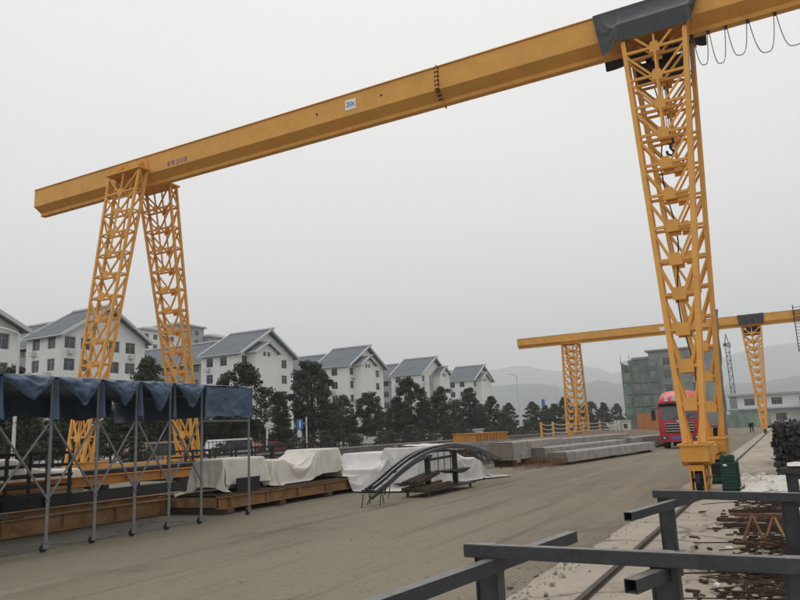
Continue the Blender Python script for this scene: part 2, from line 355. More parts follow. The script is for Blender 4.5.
# ------------------------------------------------------------------ gantry cranes
def lattice_leg(root, b, t, w0, w1, d0, d1, n, cw, bw, fine=True, gus=.36):
    """tapering box truss from base centre b to top centre t: chords, cross bars, V braces, gusset plates"""
    b, t = Vector(b), Vector(t)
    def ctr(k): return b.lerp(t, k)
    def cor(k, sx, sy): return ctr(k) + Vector((sx * (w0 + (w1 - w0) * k) / 2, sy * (d0 + (d1 - d0) * k) / 2, 0))
    m = 'crane'
    leg = MB()
    for sx in (-1, 1):
        for sy in (-1, 1): leg.bar(cor(0, sx, sy), cor(1, sx, sy), cw, cw, (0, 1, 0))
    lo = leg.build('leg', m, root)
    st = MB()
    def piece(nm, p, q, wd, hd=None):
        if fine: MB().bar(p, q, wd, hd).build(nm, m, lo, recalc=False)
        else: st.bar(p, q, wd, hd)
    for i in range(n):
        k0, k1 = i / n, (i + 1) / n
        for sy in (-1, 1):
            L0, R0, L1, R1 = cor(k0, -1, sy), cor(k0, 1, sy), cor(k1, -1, sy), cor(k1, 1, sy)
            oy = Vector((0, sy * cw * .18, 0))
            mid = (L0 + R0) / 2 + oy
            if i: piece('cross_bar', L0 + oy, R0 + oy, bw * 1.05, bw * 1.25)
            piece('diagonal_brace', mid + Vector((-gus * .3, 0, 0)), L1 + oy * 1.4 + Vector((0, 0, -.06)), bw)
            piece('diagonal_brace', mid + Vector((gus * .3, 0, 0)), R1 + oy * 1.4 + Vector((0, 0, -.06)), bw)
            if i >= n - 4: piece('centre_post', mid + Vector((0, oy.y * .5, 0)), (L1 + R1) / 2 + oy * 1.5, bw * .9)
            if i:
                g = gus * (.75 + .25 * (1 - k0)); gw = min(g, (R0 - L0).length * .62); gm = MB()
                pr = [(-gw / 2, -.16), (gw / 2, -.16), (gw / 2, .06), (gw * .3, .17), (-gw * .3, .17), (-gw / 2, .06)]
                yy = mid.y + sy * bw * .7
                gm.prism([(mid.x + a, mid.z + c) for a, c in pr], 1, yy - .012, yy + .012)
                if fine: gm.build('gusset_plate', m, lo)
                else: st.add(gm.v, gm.f)
        for sx in (-1, 1):
            A0, B0, A1, B1 = cor(k0, sx, -1), cor(k0, sx, 1), cor(k1, sx, -1), cor(k1, sx, 1)
            ox = Vector((sx * cw * .15, 0, 0))
            if i: piece('side_bar', A0 + ox, B0 + ox, bw * .9)
            p, q = (A0, B1) if i % 2 else (B0, A1)
            piece('side_brace', p + ox * 1.3, q + ox * 1.3, bw * .85)
    if not fine: tag(st.build('lattice', m, lo), kind='stuff')
    return lo

def girder(root, x0, x1, yc, zt, h, hw, name='girder', m='crane'):
    k = h / 1.43
    zk, zs, zb = zt - .86 * k, zt - 1.10 * k, zt - 1.23 * k
    wb = hw * .22
    prof = [(yc - hw, zt - .03), (yc - hw, zk), (yc - wb, zs), (yc - wb, zb), (yc + wb, zb), (yc + wb, zs), (yc + hw, zk), (yc + hw, zt - .03)]
    g = MB().prism(prof, 0, x0, x1).build(name, m, root)
    MB().box((x0 - .01, yc - hw - .05, zt - .028), (x1 + .01, yc + hw + .05, zt)).build('top_flange', m, g)
    MB().box((x0 - .01, yc - wb - .02, zb - .02), (x1 + .01, yc + wb + .02, zb - .002)).build('bottom_flange', m, g)
    MB().prism([(y + (0.004 if y < yc else -.004), z) for y, z in prof], 0, x0 - .012, x0 - .002).build('end_plate', m, g)
    return g, (zk, zs, zb, wb)

def carriage(root, X, y0, y1, side):
    """one end carriage: saddle box, wheel yoke, wheel, gear motor"""
    bx = MB().prism([(y0, .74), (y0, 1.10), (y1, 1.10), (y1, .74), (y1 - .35, .62), (y0 + .35, .62)], 0, X - .31, X + .31).build('carriage_box', 'crane_bright', root)
    MB().box((X - .36, y0 - .05, 1.102), (X + .36, y1 + .05, 1.15)).build('saddle_plate', 'crane_bright', bx)
    for yw in (y0 + .32, y1 - .32):
        yk = MB()
        for sx in (-1, 1): yk.box((X + sx * .15 - .02, yw - .22, .05), (X + sx * .15 + .02, yw + .22, .66))
        yk.box((X - .128, yw - .22, .52), (X + .128, yw + .22, .655))
        yo = yk.build('wheel_yoke', 'crane_bright', root)
        MB().tube([(X - .055, yw, .29), (X + .055, yw, .29)], .243, 24).build('wheel', 'dark_steel', root)
        MB().tube([(X - .19, yw, .29), (X + .19, yw, .29)], .04, 10).build('axle', 'dark_steel', yo)
    return bx

def main_crane():
    YC, ZT, HW = 21.5, 14.28, .5
    root = thing('gantry_crane', (-13, YC, 0), 'large yellow gantry crane with lattice legs and a 20t plate on its girder', 'gantry crane', 'gantry cranes on the yard rails')
    g, (zk, zs, zb, wb) = girder(root, -31.2, 5.2, YC, ZT, 1.44, HW)
    ny = YC - HW
    # bolted splice
    sp = MB(); xs = -9.25
    sp.prism([(ny - .07, ZT + .04), (ny - .07, zk), (YC - wb - .07, zs), (YC - wb - .07, zb - .06), (YC + wb + .07, zb - .06), (YC + wb + .07, zs), (YC + HW + .07, zk), (YC + HW + .07, ZT + .04)], 0, xs - .025, xs + .025)
    so_ = sp.build('splice_flange', 'crane', g)
    bt = mesh_of(MB().tube([(-.075, 0, 0), (.075, 0, 0)], .032, 8), 'bolt', 'dark_steel')
    for k in range(6): inst(bt, 'bolt', so_, (xs, ny - .045, ZT - .06 - k * .16))
    for k in range(3): inst(bt, 'bolt', so_, (xs, ny + .02 + k * .1, zk - .07 - k * .105))
    # capacity plate, rivet holes, small painted marks near the left legs
    pl = MB().box((-13.05, ny - .02, 13.62), (-12.58, ny - .004, 14.03)).build('capacity_plate', 'white_paint', g)
    text_mesh('20t', .27, 'lettering', 'blue_paint', pl, (-12.82, ny - .024, 13.83))
    for xx, zz in ((-14.35, 13.83), (-11.5, 13.83)): MB().tube([(xx, ny - .012, zz), (xx, ny + .01, zz)], .045, 10).build('lifting_hole', 'dark_steel', g)
    rnd = random.Random(4)
    mk = MB()
    for i in range(5):
        x = -22.2 + i * .24
        for k in range(4):
            if rnd.random() < .55: mk.box((x, ny - .008, 13.50 + k * .06), (x + .18, ny - .003, 13.52 + k * .06))
        for k in range(3):
            if rnd.random() < .7: mk.box((x + .02 + k * .065, ny - .0095, 13.49), (x + .038 + k * .065, ny - .0035, 13.71))
    mk.build('painted_lettering', 'blue_paint', g)
    # legs: wide rigid pair on the far-left rail, slim pair on the near rail
    YN, YF = 18.75, 24.55
    for X, w0, w1, zt in ((-24.3, .95, 1.9, 13.52), (-2.02, .40, 1.78, 13.35)):
        for yb, yt, s in ((YN, 20.72, -1), (YF, 22.42, 1)):
            lattice_leg(root, (X, yb, 1.15), (X, yt, zt if s < 0 else 13.28), w0, w1, .38, .42, 13, .12 if w0 < .5 else .10, .06)
        for yb in (YN, YF): carriage(root, X, yb - 1.1 if yb == YF else yb - .5, yb + .5 if yb == YF else yb + 1.1, 1)
        MB().box((X - .13, YN + 1.15, .72), (X + .13, YF - 1.15, .98)).build('tie_beam', 'crane', root)
        # saddles joining leg tops to the girder
        for yt, s, zz in ((20.72, -1, zt), (22.42, 1, 13.28)):
            cap = MB().box((X - w1 / 2 - .12, yt - .34, zz + .0), (X + w1 / 2 + .12, yt + .34, zz + .07)).build('cap_plate', 'crane', root)
            for sx in (-.62, .62):
                lug = MB(); xx = X + sx
                if s < 0:
                    arc = [(xx + .36 * math.cos(a), zz + .072 + .62 * math.sin(a) ** .8) for a in [math.pi * i / 10 for i in range(11)]]
                    lug.prism(arc, 1, YC - HW - .045, YC - HW - .008)
                    lug.prism([(yt - .3, zz + .071), (YC - HW - .046, zz + .071), (YC - HW - .046, zz + .55)], 0, xx - .02, xx + .02)
                else:
                    lug.box((xx - .03, yt - .3, zz + .071), (xx + .03, yt + .2, zk + .3))
                lug.build('saddle_lug', 'crane_bright', cap)
    # gear motor, green, on the near carriage
    mo = MB()
    for k in range(9): mo.box((-1.52 + .012 * (k % 2), 18.40 + .012 * (k % 2), .10 + k * .068), (-1.17 - .012 * (k % 2), 18.90 - .012 * (k % 2), .10 + (k + .9) * .068))
    mo.box((-1.48, 18.45, .09), (-1.21, 18.85, .80))
    for xx in (-1.43, -1.27): mo.tube([(xx, 18.42, .80), (xx, 18.88, .80)], .075, 12)
    mo.tube([(-1.345, 18.65, .02), (-1.345, 18.65, .1)], .19, 18)
    mo.tube([(-1.72, 18.66, .29), (-1.52, 18.66, .29)], .10, 12)
    gm = mo.build('gear_motor', 'green_motor', root)
    MB().box((-1.44, 18.385, .62), (-1.36, 18.397, .66)).build('maker_plate', 'white_paint', gm)
    for k in range(4): MB().box((-1.165, 18.46 + k * .1, .14), (-1.13, 18.49 + k * .1, .7)).build('cooling_fin', 'green_motor', gm)
    MB().box((-1.72, 18.6, .40), (-1.53, 18.9, .66)).build('motor_bracket', 'dark_steel', root)
    # hoist parked inside the near legs, with ropes and hook
    h = MB(); h.tube([(-2.6, YC, 12.25), (-1.5, YC, 12.25)], .3, 16); h.box((-2.4, YC - .38, 12.5), (-1.6, YC + .38, 12.8))
    for sx in (-.3, .3):
        for sy in (-1, 1): h.tube([(-2.0 + sx, YC + sy * .3, 12.86), (-2.0 + sx, YC + sy * .38, 12.86)], .1, 12)
    h.box((-2.72, YC - .2, 12.0), (-2.60, YC + .2, 12.5)); h.box((-1.5, YC - .2, 12.0), (-1.28, YC + .2, 12.5))
    ho = h.build('hoist', 'dark_steel', root)
    for sx in (-.12, -.04, .04, .12): MB().tube([(-2.02 + sx, YC, 11.8), (-2.02 + sx * .6, YC, 10.2)], .012, 6).build('wire_rope', 'cable', ho)
    hk = MB().box((-2.14, YC - .09, 9.85), (-1.90, YC + .09, 10.22)); hk.tube([(-2.02, YC, 9.86), (-2.02, YC, 9.7), (-1.94, YC, 9.56), (-2.02, YC, 9.46), (-2.12, YC, 9.52), (-2.14, YC, 9.62)], .04, 8)
    hk.build('hook_block', 'dark_steel', ho)
    # pendant cable down the leg
    MB().tube([(-2.2 + .1 * math.sin(k * .9) + .015 * k, 20.9 - k * .11, 11.4 - k * .55) for k in range(18)], .02, 6).build('pendant_cable', 'cable', root)
    # festoon cable loops on the right cantilever
    xs_ = [-1.45, -1.32, -1.20, -1.05, -.60, -.12, .46, 1.16, 1.95, 2.75, 3.6, 4.4]
    for a, b in zip(xs_, xs_[1:]):
        wd = b - a; drop = 1.05 + .08 * math.sin(a * 7) - .04 * wd; pts = []
        for k in range(25):
            t = k / 24; pts.append((a + .03 + (wd - .06) * t + .05 * wd * math.sin(math.pi * t) * math.sin(a * 5), YC - .1 + .12 * math.sin(3 * a) * math.sin(math.pi * t), zb - .1 - drop * (1 - abs(2 * t - 1) ** 3.4)))
        MB().tube(pts, .014, 6).build('festoon_cable', 'grey_cable', root, smooth=True)
        MB().box((a - .045, YC - .13, zb - .13), (a + .045, YC - .05, zb - .04)).build('cable_trolley', 'dark_steel', root)
    # flexible conduit tied to the far leg
    rnd = random.Random(8)
    MB().tube([(-1.72 + .0045 * k * 3 + rnd.uniform(-.03, .03), 24.86 - k * .045 + rnd.uniform(-.03, .03), 1.2 + .26 * k) for k in range(16)], [.04 + rnd.uniform(-.012, .015) for k in range(16)], 8).build('conduit', 'grey_cable', root)
    return root
main_crane()

# grey cover sheet over the hoist position of the near crane
def cover(x0, x1, yc, hw, zt, seed, m, label, out=.0, cat='cover', drop=1.0, low=0.0):
    mb = MB()
    def fn(u, v):
        x = x0 + (x1 - x0) * u; t = v * 2 - 1
        dl = drop * (.98 + .16 * fbm(u * 2.2, seed, 0, 2) + low * math.exp(-((u - .17) / .09) ** 2) + .10 * math.exp(-((u - .93) / .08) ** 2))
        L = hw + .07; tot = L + dl; s = abs(t) * tot; sg = -1 if t < 0 else 1
        fold = .07 * (1 - 2.4 * abs(fbm(u * 3.2 + .9 * v, v * 1.2, seed, 3))) + .03 * math.sin(u * 19 + 9 * v + 2 * fbm(u * 3, v * 2, seed))
        if s < L: return (x, yc + sg * s, zt + .045 + .02 * fbm(u * 3, v * 3, seed))
        d = s - L; e = d / dl; pinch = .16 * e * (u - .5)
        push = out * min(1, d / .55) if sg < 0 else out * .4 * min(1, d / .5)
        return (x - pinch * (x1 - x0) * .5, yc + sg * (L + .04 + push + max(-.03, fold) * (.3 + e)), zt + .045 - d + .02 * fbm(u * 5, v * 5, seed))
    mb.grid(fn, 90, 90)
    return tag(mb.build('cover_sheet', m, smooth=True, recalc=False), label, cat)
drape('cover_sheet', 'grey_tarp', -3.6, -.85, 19.5, 23.2, 14.38, .05, [((-9, 20.93, 12), (4, 22.07, 14.285)), ((-3.02, 20.36, 12.6), (-1.02, 21.0, 13.44)), ((-3.02, 22.0, 12.6), (-1.02, 22.7, 13.1))], 'dark grey cover sheet draped over the large crane girder above its slim legs', 'cover', seed=6, frames=60, grow=.12, bend=.06)

def far_crane():
    YC, ZT, HW = 84, 12.5, .45
    root = thing('gantry_crane', (-12, YC, 0), 'distant yellow gantry crane with a ladder on its girder, beyond the red truck', 'gantry crane', 'gantry cranes on the yard rails')
    g, (zk, zs, zb, wb) = girder(root, -28.1, 7.5, YC, ZT, 1.40, HW)
    for X, w0, w1 in ((-21.6, 1.0, 1.75), (-2.1, .40, 1.9)):
        for yb, yt in ((80.9, 83.3), (87.1, 84.7)):
            lattice_leg(root, (X, yb, .9), (X, yt, zb - .05), w0, w1, .42, .5, 13, .12, .07, fine=False, gus=.42)
            MB().box((X - .28, yb - .6, .5), (X + .28, yb + .6, .9)).build('carriage_box', 'crane_bright', root)
            for q in (-.4, .4): MB().tube([(X - .06, yb + q, .27), (X + .06, yb + q, .27)], .223, 16).build('wheel', 'dark_steel', root)
        MB().box((X - 1.0, YC - 1.2, zb - .06), (X + 1.0, YC + 1.2, zb - .037)).build('cap_plate', 'crane', root)
    tp = MB().box((-11.3, YC - HW - .02, 11.72), (-10.5, YC - HW - .004, 12.15)).build('capacity_plate', 'white_paint', g)
    la = MB()
    for sx in (0, .75): la.bar((2.0 + sx, YC - HW - .25, 8.1), (2.0 + sx, YC - HW - .25, 13.0), .09)
    lo = la.build('ladder', 'dark_steel', root)
    for k in range(14): MB().bar((2.0, YC - HW - .25, 8.3 + k * .34), (2.75, YC - HW - .25, 8.3 + k * .34), .05).build('rung', 'dark_steel', lo)
    MB().box((2.0, YC - HW - .25, 12.2), (2.1, YC - HW, 12.3)).build('ladder_bracket', 'dark_steel', lo)
    MB().box((-2.6, YC - .35, 10.6), (-1.5, YC + .35, 11.15)).tube([(-2.9, YC, 10.7), (-1.2, YC, 10.7)], .3, 12).build('hoist', 'dark_steel', root)
far_crane()
cover(-3.3, -.75, 84, .45, 12.5, 5.2, 'grey_tarp', 'grey cover sheet wrapped round the distant crane girder at its right leg', drop=1.05)

# rails
for X, lab in ((-2.0, 'steel crane rail along the light concrete strip, under the large crane'), (-24.3, 'steel crane rail under the wide crane legs behind the blue canopy')):
    mb = MB().prism([(X - .05, 0), (X + .05, 0), (X + .05, .006), (X + .03, .010), (X + .03, .045), (X - .03, .045), (X - .03, .010), (X - .05, .006)], 1, -6, 140)
    tag(mb.build('crane_rail', 'rail'), lab, 'rail', 'crane rails')

# ------------------------------------------------------------------ blue folding canopy
def canopy():
    XF, XB = -11.3, -16.0; Z = 2.93
    root = thing('folding_canopy', (XF, 10, 0), 'blue tarpaulin folding canopy on grey scissor frame with castors', 'canopy')
    ys = [4.25, 5.2, 6.15, 7.12, 8.14, 9.10, 10.0, 10.88, 11.80, 13.36]
    r = .028
    def castor(x, y, par):
        c = MB().tube([(x - .015 - .012, y - .045, .06), (x - .012 + .03, y - .045, .06)], .06, 14).build('castor_wheel', 'rubber', par)
        f = MB()
        for s in (-.03, .03): f.box((x + s - .006, y - .07, .05), (x + s + .006, y + .03, .15))
        f.box((x - .04, y - .05, .15), (x + .04, y + .05, .165)); f.tube([(x, y, .16), (x, y, .2)], .022, 8)
        f.build('castor_fork', 'galv', par)
    for y in ys:
        p = MB().tube([(XF, y, .18), (XF, y, Z - .03)], r, 10).build('pole', 'galv', root); castor(XF, y, p)
    for y in (ys[0], ys[4] * 1.416, ys[5] * 1.416):
        p = MB().tube([(XB, y, .18), (XB, y, Z - .03)], r, 10).build('pole', 'galv', root); castor(XB, y, p)
    zl, zh = .82, 2.16
    for a, b in zip(ys[:-2], ys[1:-1]):
        for s, (za, zb) in ((-.05, (zl, zh)), (.05, (zh, zl))):
            MB().tube([(XF + s * .8, a, za), (XF + s * .8, b, zb)], .02, 8).build('scissor_bar', 'galv', root)
        MB().tube([(XF - .06, (a + b) / 2, (zl + zh) / 2), (XF + .06, (a + b) / 2, (zl + zh) / 2)], .016, 8).build('pivot_bolt', 'galv', root)
    MB().tube([(XF, ys[-2], zh), (XF, ys[-1], zh)], .022, 8).build('top_rail', 'galv', root)
    # low arched roof sheet, sagging between the frames
    def roof(u, v):
        y = ys[0] + (ys[-1] + .05 - ys[0]) * u; i = max(k for k in range(len(ys) - 1) if ys[k] <= y + 1e-6); t = (y - ys[i]) / (ys[i + 1] - ys[i])
        sag = math.sin(math.pi * min(1, max(0, t))); x = XF + .05 + (XB - XF - .1) * v
        z = Z + .02 + .20 * math.sin(math.pi * v) - .05 * sag * math.sin(math.pi * min(1, v * 1.0)) + .02 * fbm(x, y * 2, 1)
        return (x, y, z)
    MB().grid(roof, 120, 40).build('roof_sheet', 'tarp_glare', root, smooth=True)
    MB().grid(lambda u, v: (lambda p: (p[0], p[1], p[2] - .035))(roof(u, v)), 120, 40).build('roof_underside', 'blue_tarp', root, smooth=True)  # second sheet added below the glare-coloured one, in the tarp's own blue
    # loose flaps tied down at every pole, and the flat skirt of the end bay
    for i, y in enumerate(ys[:-1]):
        def flap(u, v, y=y, i=i):
            wd = .03 + (.17 + .05 * math.sin(i * 2.3)) * v; t = u - .30
            return (XF + .10 + .07 * v * math.cos(t * 5) + .03 * math.sin(u * 7 + i), y + wd * t, Z - .02 - v * (.68 + .03 * math.sin(i * 1.7 + u * 4)))
        MB().grid(flap, 14, 16).build('pole_flap', 'blue_tarp', root, smooth=True)
    a, b = ys[-2], ys[-1] + .05
    MB().grid(lambda u, v: (XF + .07 + .035 * math.sin(u * 11 + v * 2) * v + .05 * (.4 - abs(fbm(u * 3, v * 2, 7, 2))), a + (b - a) * u, Z - .02 - v * (.69 - .04 * math.sin(math.pi * u) + .015 * math.sin(u * 17))), 50, 24).build('end_bay_skirt', 'blue_tarp', root, smooth=True)
    # slack of the roof sheet slung as a swag over every bay
    for i in range(len(ys) - 2):
        a, b = ys[i], ys[i + 1]
        def swag(u, v, a=a, b=b, i=i):
            dp = ((1 - math.sqrt((2 * u - 1) ** 2 + .004)) * 1.06 + .02) * (.50 + .05 * math.sin(i * 3.3)) * (1 - .12 * math.cos(2 * math.pi * u * 1 + i))
            z = Z + .03 - v * dp - .015
            bulge = .10 + .16 * math.sin(math.pi * u) * math.sin(math.pi * min(1, v * .8 + .05))
            cre = .022 * math.sin(17 * (u - .5) * (1 - v * .6) + 5 * v + i) + .09 * (.5 - abs(fbm(u * 3.5 + i * 3 + v, v * 3 - u * 2, 3, 3)))
            return (XF + bulge + cre * math.sin(math.pi * u), a + (b - a) * (.02 + .96 * u), z + .012 * fbm(u * 6, v * 3, i))
        MB().grid(swag, 36, 14).build('roof_swag', 'blue_tarp', root, smooth=True)
    # back and end skirts
    MB().grid(lambda u, v: (XB - .05 + .05 * math.sin(u * 60) * v, ys[0] + (ys[-1] - ys[0]) * u, Z + .03 - (.50 + .05 * math.sin(u * 23) + .03 * math.sin(u * 51)) * v), 120, 6).build('back_skirt', 'blue_tarp', root, smooth=True)
    MB().grid(lambda u, v: (XF + .05 + (XB - XF - .1) * u, ys[-1] + .07 + .03 * math.sin(u * 40) * v, Z + .20 * math.sin(math.pi * u) - (.62 + .2 * math.sin(math.pi * u)) * v), 80, 8).build('end_skirt', 'blue_tarp', root, smooth=True)
    MB().tube([(XF, ys[-1], Z - .05), (XB, ys[-1], Z - .05)], .025, 8).build('eave_tube', 'galv', root)
    return root
canopy()

# ------------------------------------------------------------------ stored steel, skids and wrapped loads
def ibeam(mb, x, y0, y1, z0, z1, w=.2, t=.025):
    mb.box((x - w / 2, y0, z0), (x + w / 2, y1, z0 + t)).box((x - w / 2, y0, z1 - t), (x + w / 2, y1, z1)).box((x - .012, y0 + .002, z0 + t), (x + .012, y1 - .002, z1 - t)); return mb
def skid(name, xs, y0, y1, z0, z1, label, m='ochre', feet=(), cat='steel skid', deck=None):
    root = thing(name, (xs[0], y0, 0), label, cat)
    for x in xs:
        ibeam(MB(), x, y0, y1, z0, z1).build('beam', m, root)
    k = y0 + .35
    while k < y1 - .2:
        for x in xs[:1]: MB().box((x + .013, k - .012, z0 + .026), (x + .095, k + .012, z1 - .026)).build('stiffener', m, root)
        k += 1.35
    for y in feet:
        MB().box((xs[-1] - .15, y - .12, .0), (xs[0] + .12, y + .12, z0 - .002)).build('sleeper', 'timber_dark' if z0 < .2 else m, root)
    for y in (y0 + .1, y1 - .1): MB().box((xs[-1] + .1, y - .06, z0 + .03), (xs[0] - .1, y + .06, z1 - .03)).build('end_tie', m, root)
    if deck:
        yy = deck[0]
        while yy < deck[1]:
            MB().box((xs[-1] - .1, yy, z1 + .002), (xs[0] + .1, yy + .22, z1 + .035)).build('plank', 'timber_dark', root); yy += .25
    return root
skid('steel_skid', (-12.0, -13.9), 13.1, 20.0, .13, .42, 'ochre steel beam skid on sleepers carrying the white wrapped bundles', feet=(13.4, 15.4, 17.6, 19.7), deck=(13.2, 19.7))
skid('steel_skid', (-13.75, -15.3), 4.5, 15.2, .02, .37, 'brown steel beam skid lying on the ground beneath the blue canopy', deck=(4.6, 9.2))
skid('steel_skid', (-17.8, -19.6), 11.0, 20.5, .62, .90, 'orange steel girder raised on dark trestles behind the canopy frame', 'orange', feet=(), cat='steel girder')
tr = thing('trestle', (-18.7, 15, 0), 'long dark steel trestle under the raised orange girder', 'trestle')
for y in (11.5, 14.5, 17.5, 20): 
    for x in (-17.7, -19.7): MB().box((x - .08, y - .08, 0), (x + .08, y + .08, .5)).build('leg', 'dark_steel', tr)
    MB().box((-19.85, y - .1, .5), (-17.55, y + .1, .615)).build('cross_beam', 'dark_steel', tr)
MB().box((-17.62, 11, .12), (-17.55, 20.4, .48)).build('side_plate', 'dark_steel', tr)

GR = ((-30, 0, -1), (0, 40, .0)); SK = ((-13.98, 13.1, 0), (-11.92, 20.0, .455)); LG = 'sheeted loads along the yard edge'
drape('wrapped_bundle', 'white_sheet', -14.0, -11.72, 12.95, 15.5, 1.42, .055, [GR, SK, ((-13.1, 13.5, .3), (-12.25, 15.05, 1.24))], 'white sheeted bundle behind a small black panel, on the ochre skid', 'wrapped load', LG, seed=1, bend=.05, grow=.10)
drape('wrapped_bundle', 'white_sheet', -14.4, -11.74, 15.1, 19.5, 1.6, .045, [GR, SK, ((-13.5, 15.5, .3), (-12.3, 16.0, 1.12)), ((-13.5, 16.0, .3), (-12.35, 17.4, .84)), ((-13.4, 17.55, .3), (-12.3, 18.7, 1.32))], 'cream sheeted bundle with a dip in the middle, on the ochre skid', 'wrapped load', LG, seed=2, grow=.14, bend=.03)
drape('wrapped_bundle', 'grey_sheet', -14.3, -9.9, 18.6, 23.2, 1.3, .05, [GR, SK, ((-13.2, 20.4, 0), (-11.3, 22.2, 1.08)), ((-12.6, 19.3, 0), (-11.5, 20.4, .62))], 'greyish plastic sheeted heap between the ochre skid end and the arched ribs', 'wrapped load', LG, seed=3, grow=.16, bend=.02)
drape('wrapped_bundle', 'grey_sheet', -12.5, -9.05, 19.5, 25.2, 1.5, .05, [GR, ((-11.5, 20.2, 0), (-10.2, 22.3, 1.22)), ((-11.4, 22.3, 0), (-9.95, 24.3, .70))], 'pale plastic sheeted heap standing right behind the arched steel ribs', 'wrapped load', LG, seed=4, grow=.16, bend=.02)
tag(MB().box((-12.03, 13.75, .47), (-11.99, 14.6, .80)).build('black_panel', 'dark_steel'), 'black panel leaning on the white bundle beside the canopy', 'panel')
tag(MB().grid(lambda u, v: (-10.9 + 1.3 * (u - .5), 21.25 + 2.0 * (v - .5), 1.262 + .05 * math.sin(u * 3.1) + .03 * fbm(u * 4, v * 4, 1)), 14, 20).build('folded_sheet', 'white_sheet', smooth=True), 'white folded sheet lying on top of the plastic heap behind the arch', 'sheet')

# bent steel ribs on their little stand
def arch():
    X = -9.0; k = X / -9.6
    root = thing('arched_frame', (X, 19, 0), 'black arched steel ribs with dangling bars propped on a low stand', 'steel frame')
    P = [(16.0, .26), (16.7, .46), (17.37, .69), (18.4, .98), (19.3, 1.13), (20.3, 1.2), (21.4, 1.2), (22.7, 1.1), (23.6, .95), (24.5, .74), (25.3, .57)]
    P = [(y * k, 1.7 + (z - 1.7) * k) for y, z in P]
    def crv(t):
        t *= len(P) - 1; i = min(int(t), len(P) - 2); f = t - i; p0, p1, p2, p3 = P[max(i - 1, 0)], P[i], P[i + 1], P[min(i + 2, len(P) - 1)]
        return [.5 * (2 * b + (c - a) * f + (2 * a - 5 * b + 4 * c - d) * f * f + (3 * b - a - 3 * c + d) * f ** 3) for a, b, c, d in zip(p0, p1, p2, p3)]
    for dx, dz, t0, t1 in ((.16, 0, 0, 1), (-.16, .03, .02, 1), (.02, .05, .03, .75), (.05, -.14, 0, .42), (-.3, -.10, .05, .9)):
        mb = MB(); N = 40; q = [crv(t0 + (t1 - t0) * i / N) for i in range(N + 1)]
        for (y0, z0), (y1, z1) in zip(q, q[1:]): mb.bar((X + dx, y0, z0 + dz), (X + dx, y1, z1 + dz), .05, .075)
        mb.build('rib', 'black_steel', root)
    for t in (.03, .2, .36, .5, .64, .8, .97):
        y, z = crv(t); MB().bar((X - .3, y, z - .02), (X + .18, y, z - .02), .05).build('cross_tie', 'black_steel', root)
    rnd = random.Random(3)
    for i in range(9):
        y, z = crv(.0 + .022 * i); x = X + rnd.uniform(-.28, .18); L = min(z - .03, rnd.uniform(.25, .5))
        MB().tube([(x, y, z - .05), (x + rnd.uniform(-.05, .05), y - rnd.uniform(-.1, .2), z - .05 - L)], .012, 6).build('hanging_bar', 'dark_steel', root)
    for i, t in enumerate((.74, .8, .87, .93)):
        y, z = crv(t); MB().tube([(X + .16, y, z), (X + .1, y + .5, z - .42)], .014, 6).build('hanging_bar', 'dark_steel', root)
    ya, yb = 19.42 * k, 21.4 * k
    for y, zt in ((ya, 1.06), (yb, 1.12)):
        MB().bar((X, y, .17), (X, y, zt), .14, .10, (0, 1, 0)).build('stand_post', 'dark_steel', root)
        MB().prism([(y - .32, zt + .0), (y + .32, zt + .0), (y, zt - .2)], 0, X - .03, X + .03).build('bracket', 'dark_steel', root)
    y0, y1 = 18.45 * k, 20.6 * k
    MB().box((X - .42, y0, .13), (X + .42, y1, .17)).build('base_plate', 'dark_steel', root)
    MB().box((X - .42, yb - .75, .13), (X + .42, yb + .55, .17)).build('base_plate', 'dark_steel', root)
    for y in (y0 + .25, y1 - .3, yb - .55 + .9): 
        for s in (-.32, .32): MB().box((X + s - .03, y - .03, 0), (X + s + .03, y + .03, .129)).build('foot', 'rust', root)
    MB().bar((X, ya, .93), (X, yb, .97), .05, .07).build('brace_bar', 'dark_steel', root)
    MB().prism([(yb - .9, .58), (yb + .75, .58), (yb + .1, .46), (yb - .2, .46)], 0, X - .25, X + .25).build('tray', 'dark_steel', root)
    for s in (-.2, 0, .2): MB().tube([(X + s, yb - .75, .55), (X + s, yb - .72, 1.2)], .012, 6).build('tie_rod', 'dark_steel', root)
    for j in range(5): MB().bar((X - .35 + j * .14, y0 + .05, .20 + .035 * (j % 2)), (X - .33 + j * .14, y1 - .2, .22 + .03 * (j % 3)), .11, .09).build('packing_timber', 'timber_dark', root)
    for j in range(3): MB().bar((X - .3 + j * .2, y0 + .0, .36), (X - .28 + j * .2, ya + .4, .52 + .03 * j), .13, .10).build('packing_timber', 'rust_dark', root)
arch()

def black_rack(x, y0, y1, zs, label, posts=4, d=.9, name='steel_rack'):
    root = thing(name, (x, y0, 0), label, 'rack', 'black steel racks at the yard edge')
    for i in range(posts):
        y = y0 + (y1 - y0) * (i + .04) / (posts - 1 + .08)
        for xx in (x, x - d): MB().bar((xx, y, 0), (xx, y, zs[-1] + .05), .07).build('post', 'dark_steel', root)
    for z in zs:
        for xx in (x + .04, x - d - .04): MB().bar((xx, y0, z), (xx, y1, z), .05, .07).build('rail', 'dark_steel', root)
    return root
black_rack(-16.6, 6.8, 12.6, (.55, .8, 1.05, 1.3, 1.6), 'tall black steel rack of many rails behind the canopy poles', 6)
black_rack(-20.5, 20.5, 31.0, (.55, .75, .95, 1.15, 1.38), 'long black steel rack of rails behind the cream sheeted bundle', 9)
drape('wrapped_bundle', 'white_sheet', -20.2, -17.0, 9.6, 14.6, 1.7, .08, [GR, ((-19.2, 10.2, 0), (-18.0, 12.0, 1.45)), ((-19.2, 12.0, 0), (-18.0, 13.9, 1.1))], 'white sheeted load seen through the tall black rack behind the canopy', 'wrapped load', LG, seed=5)
rnd = random.Random(12)
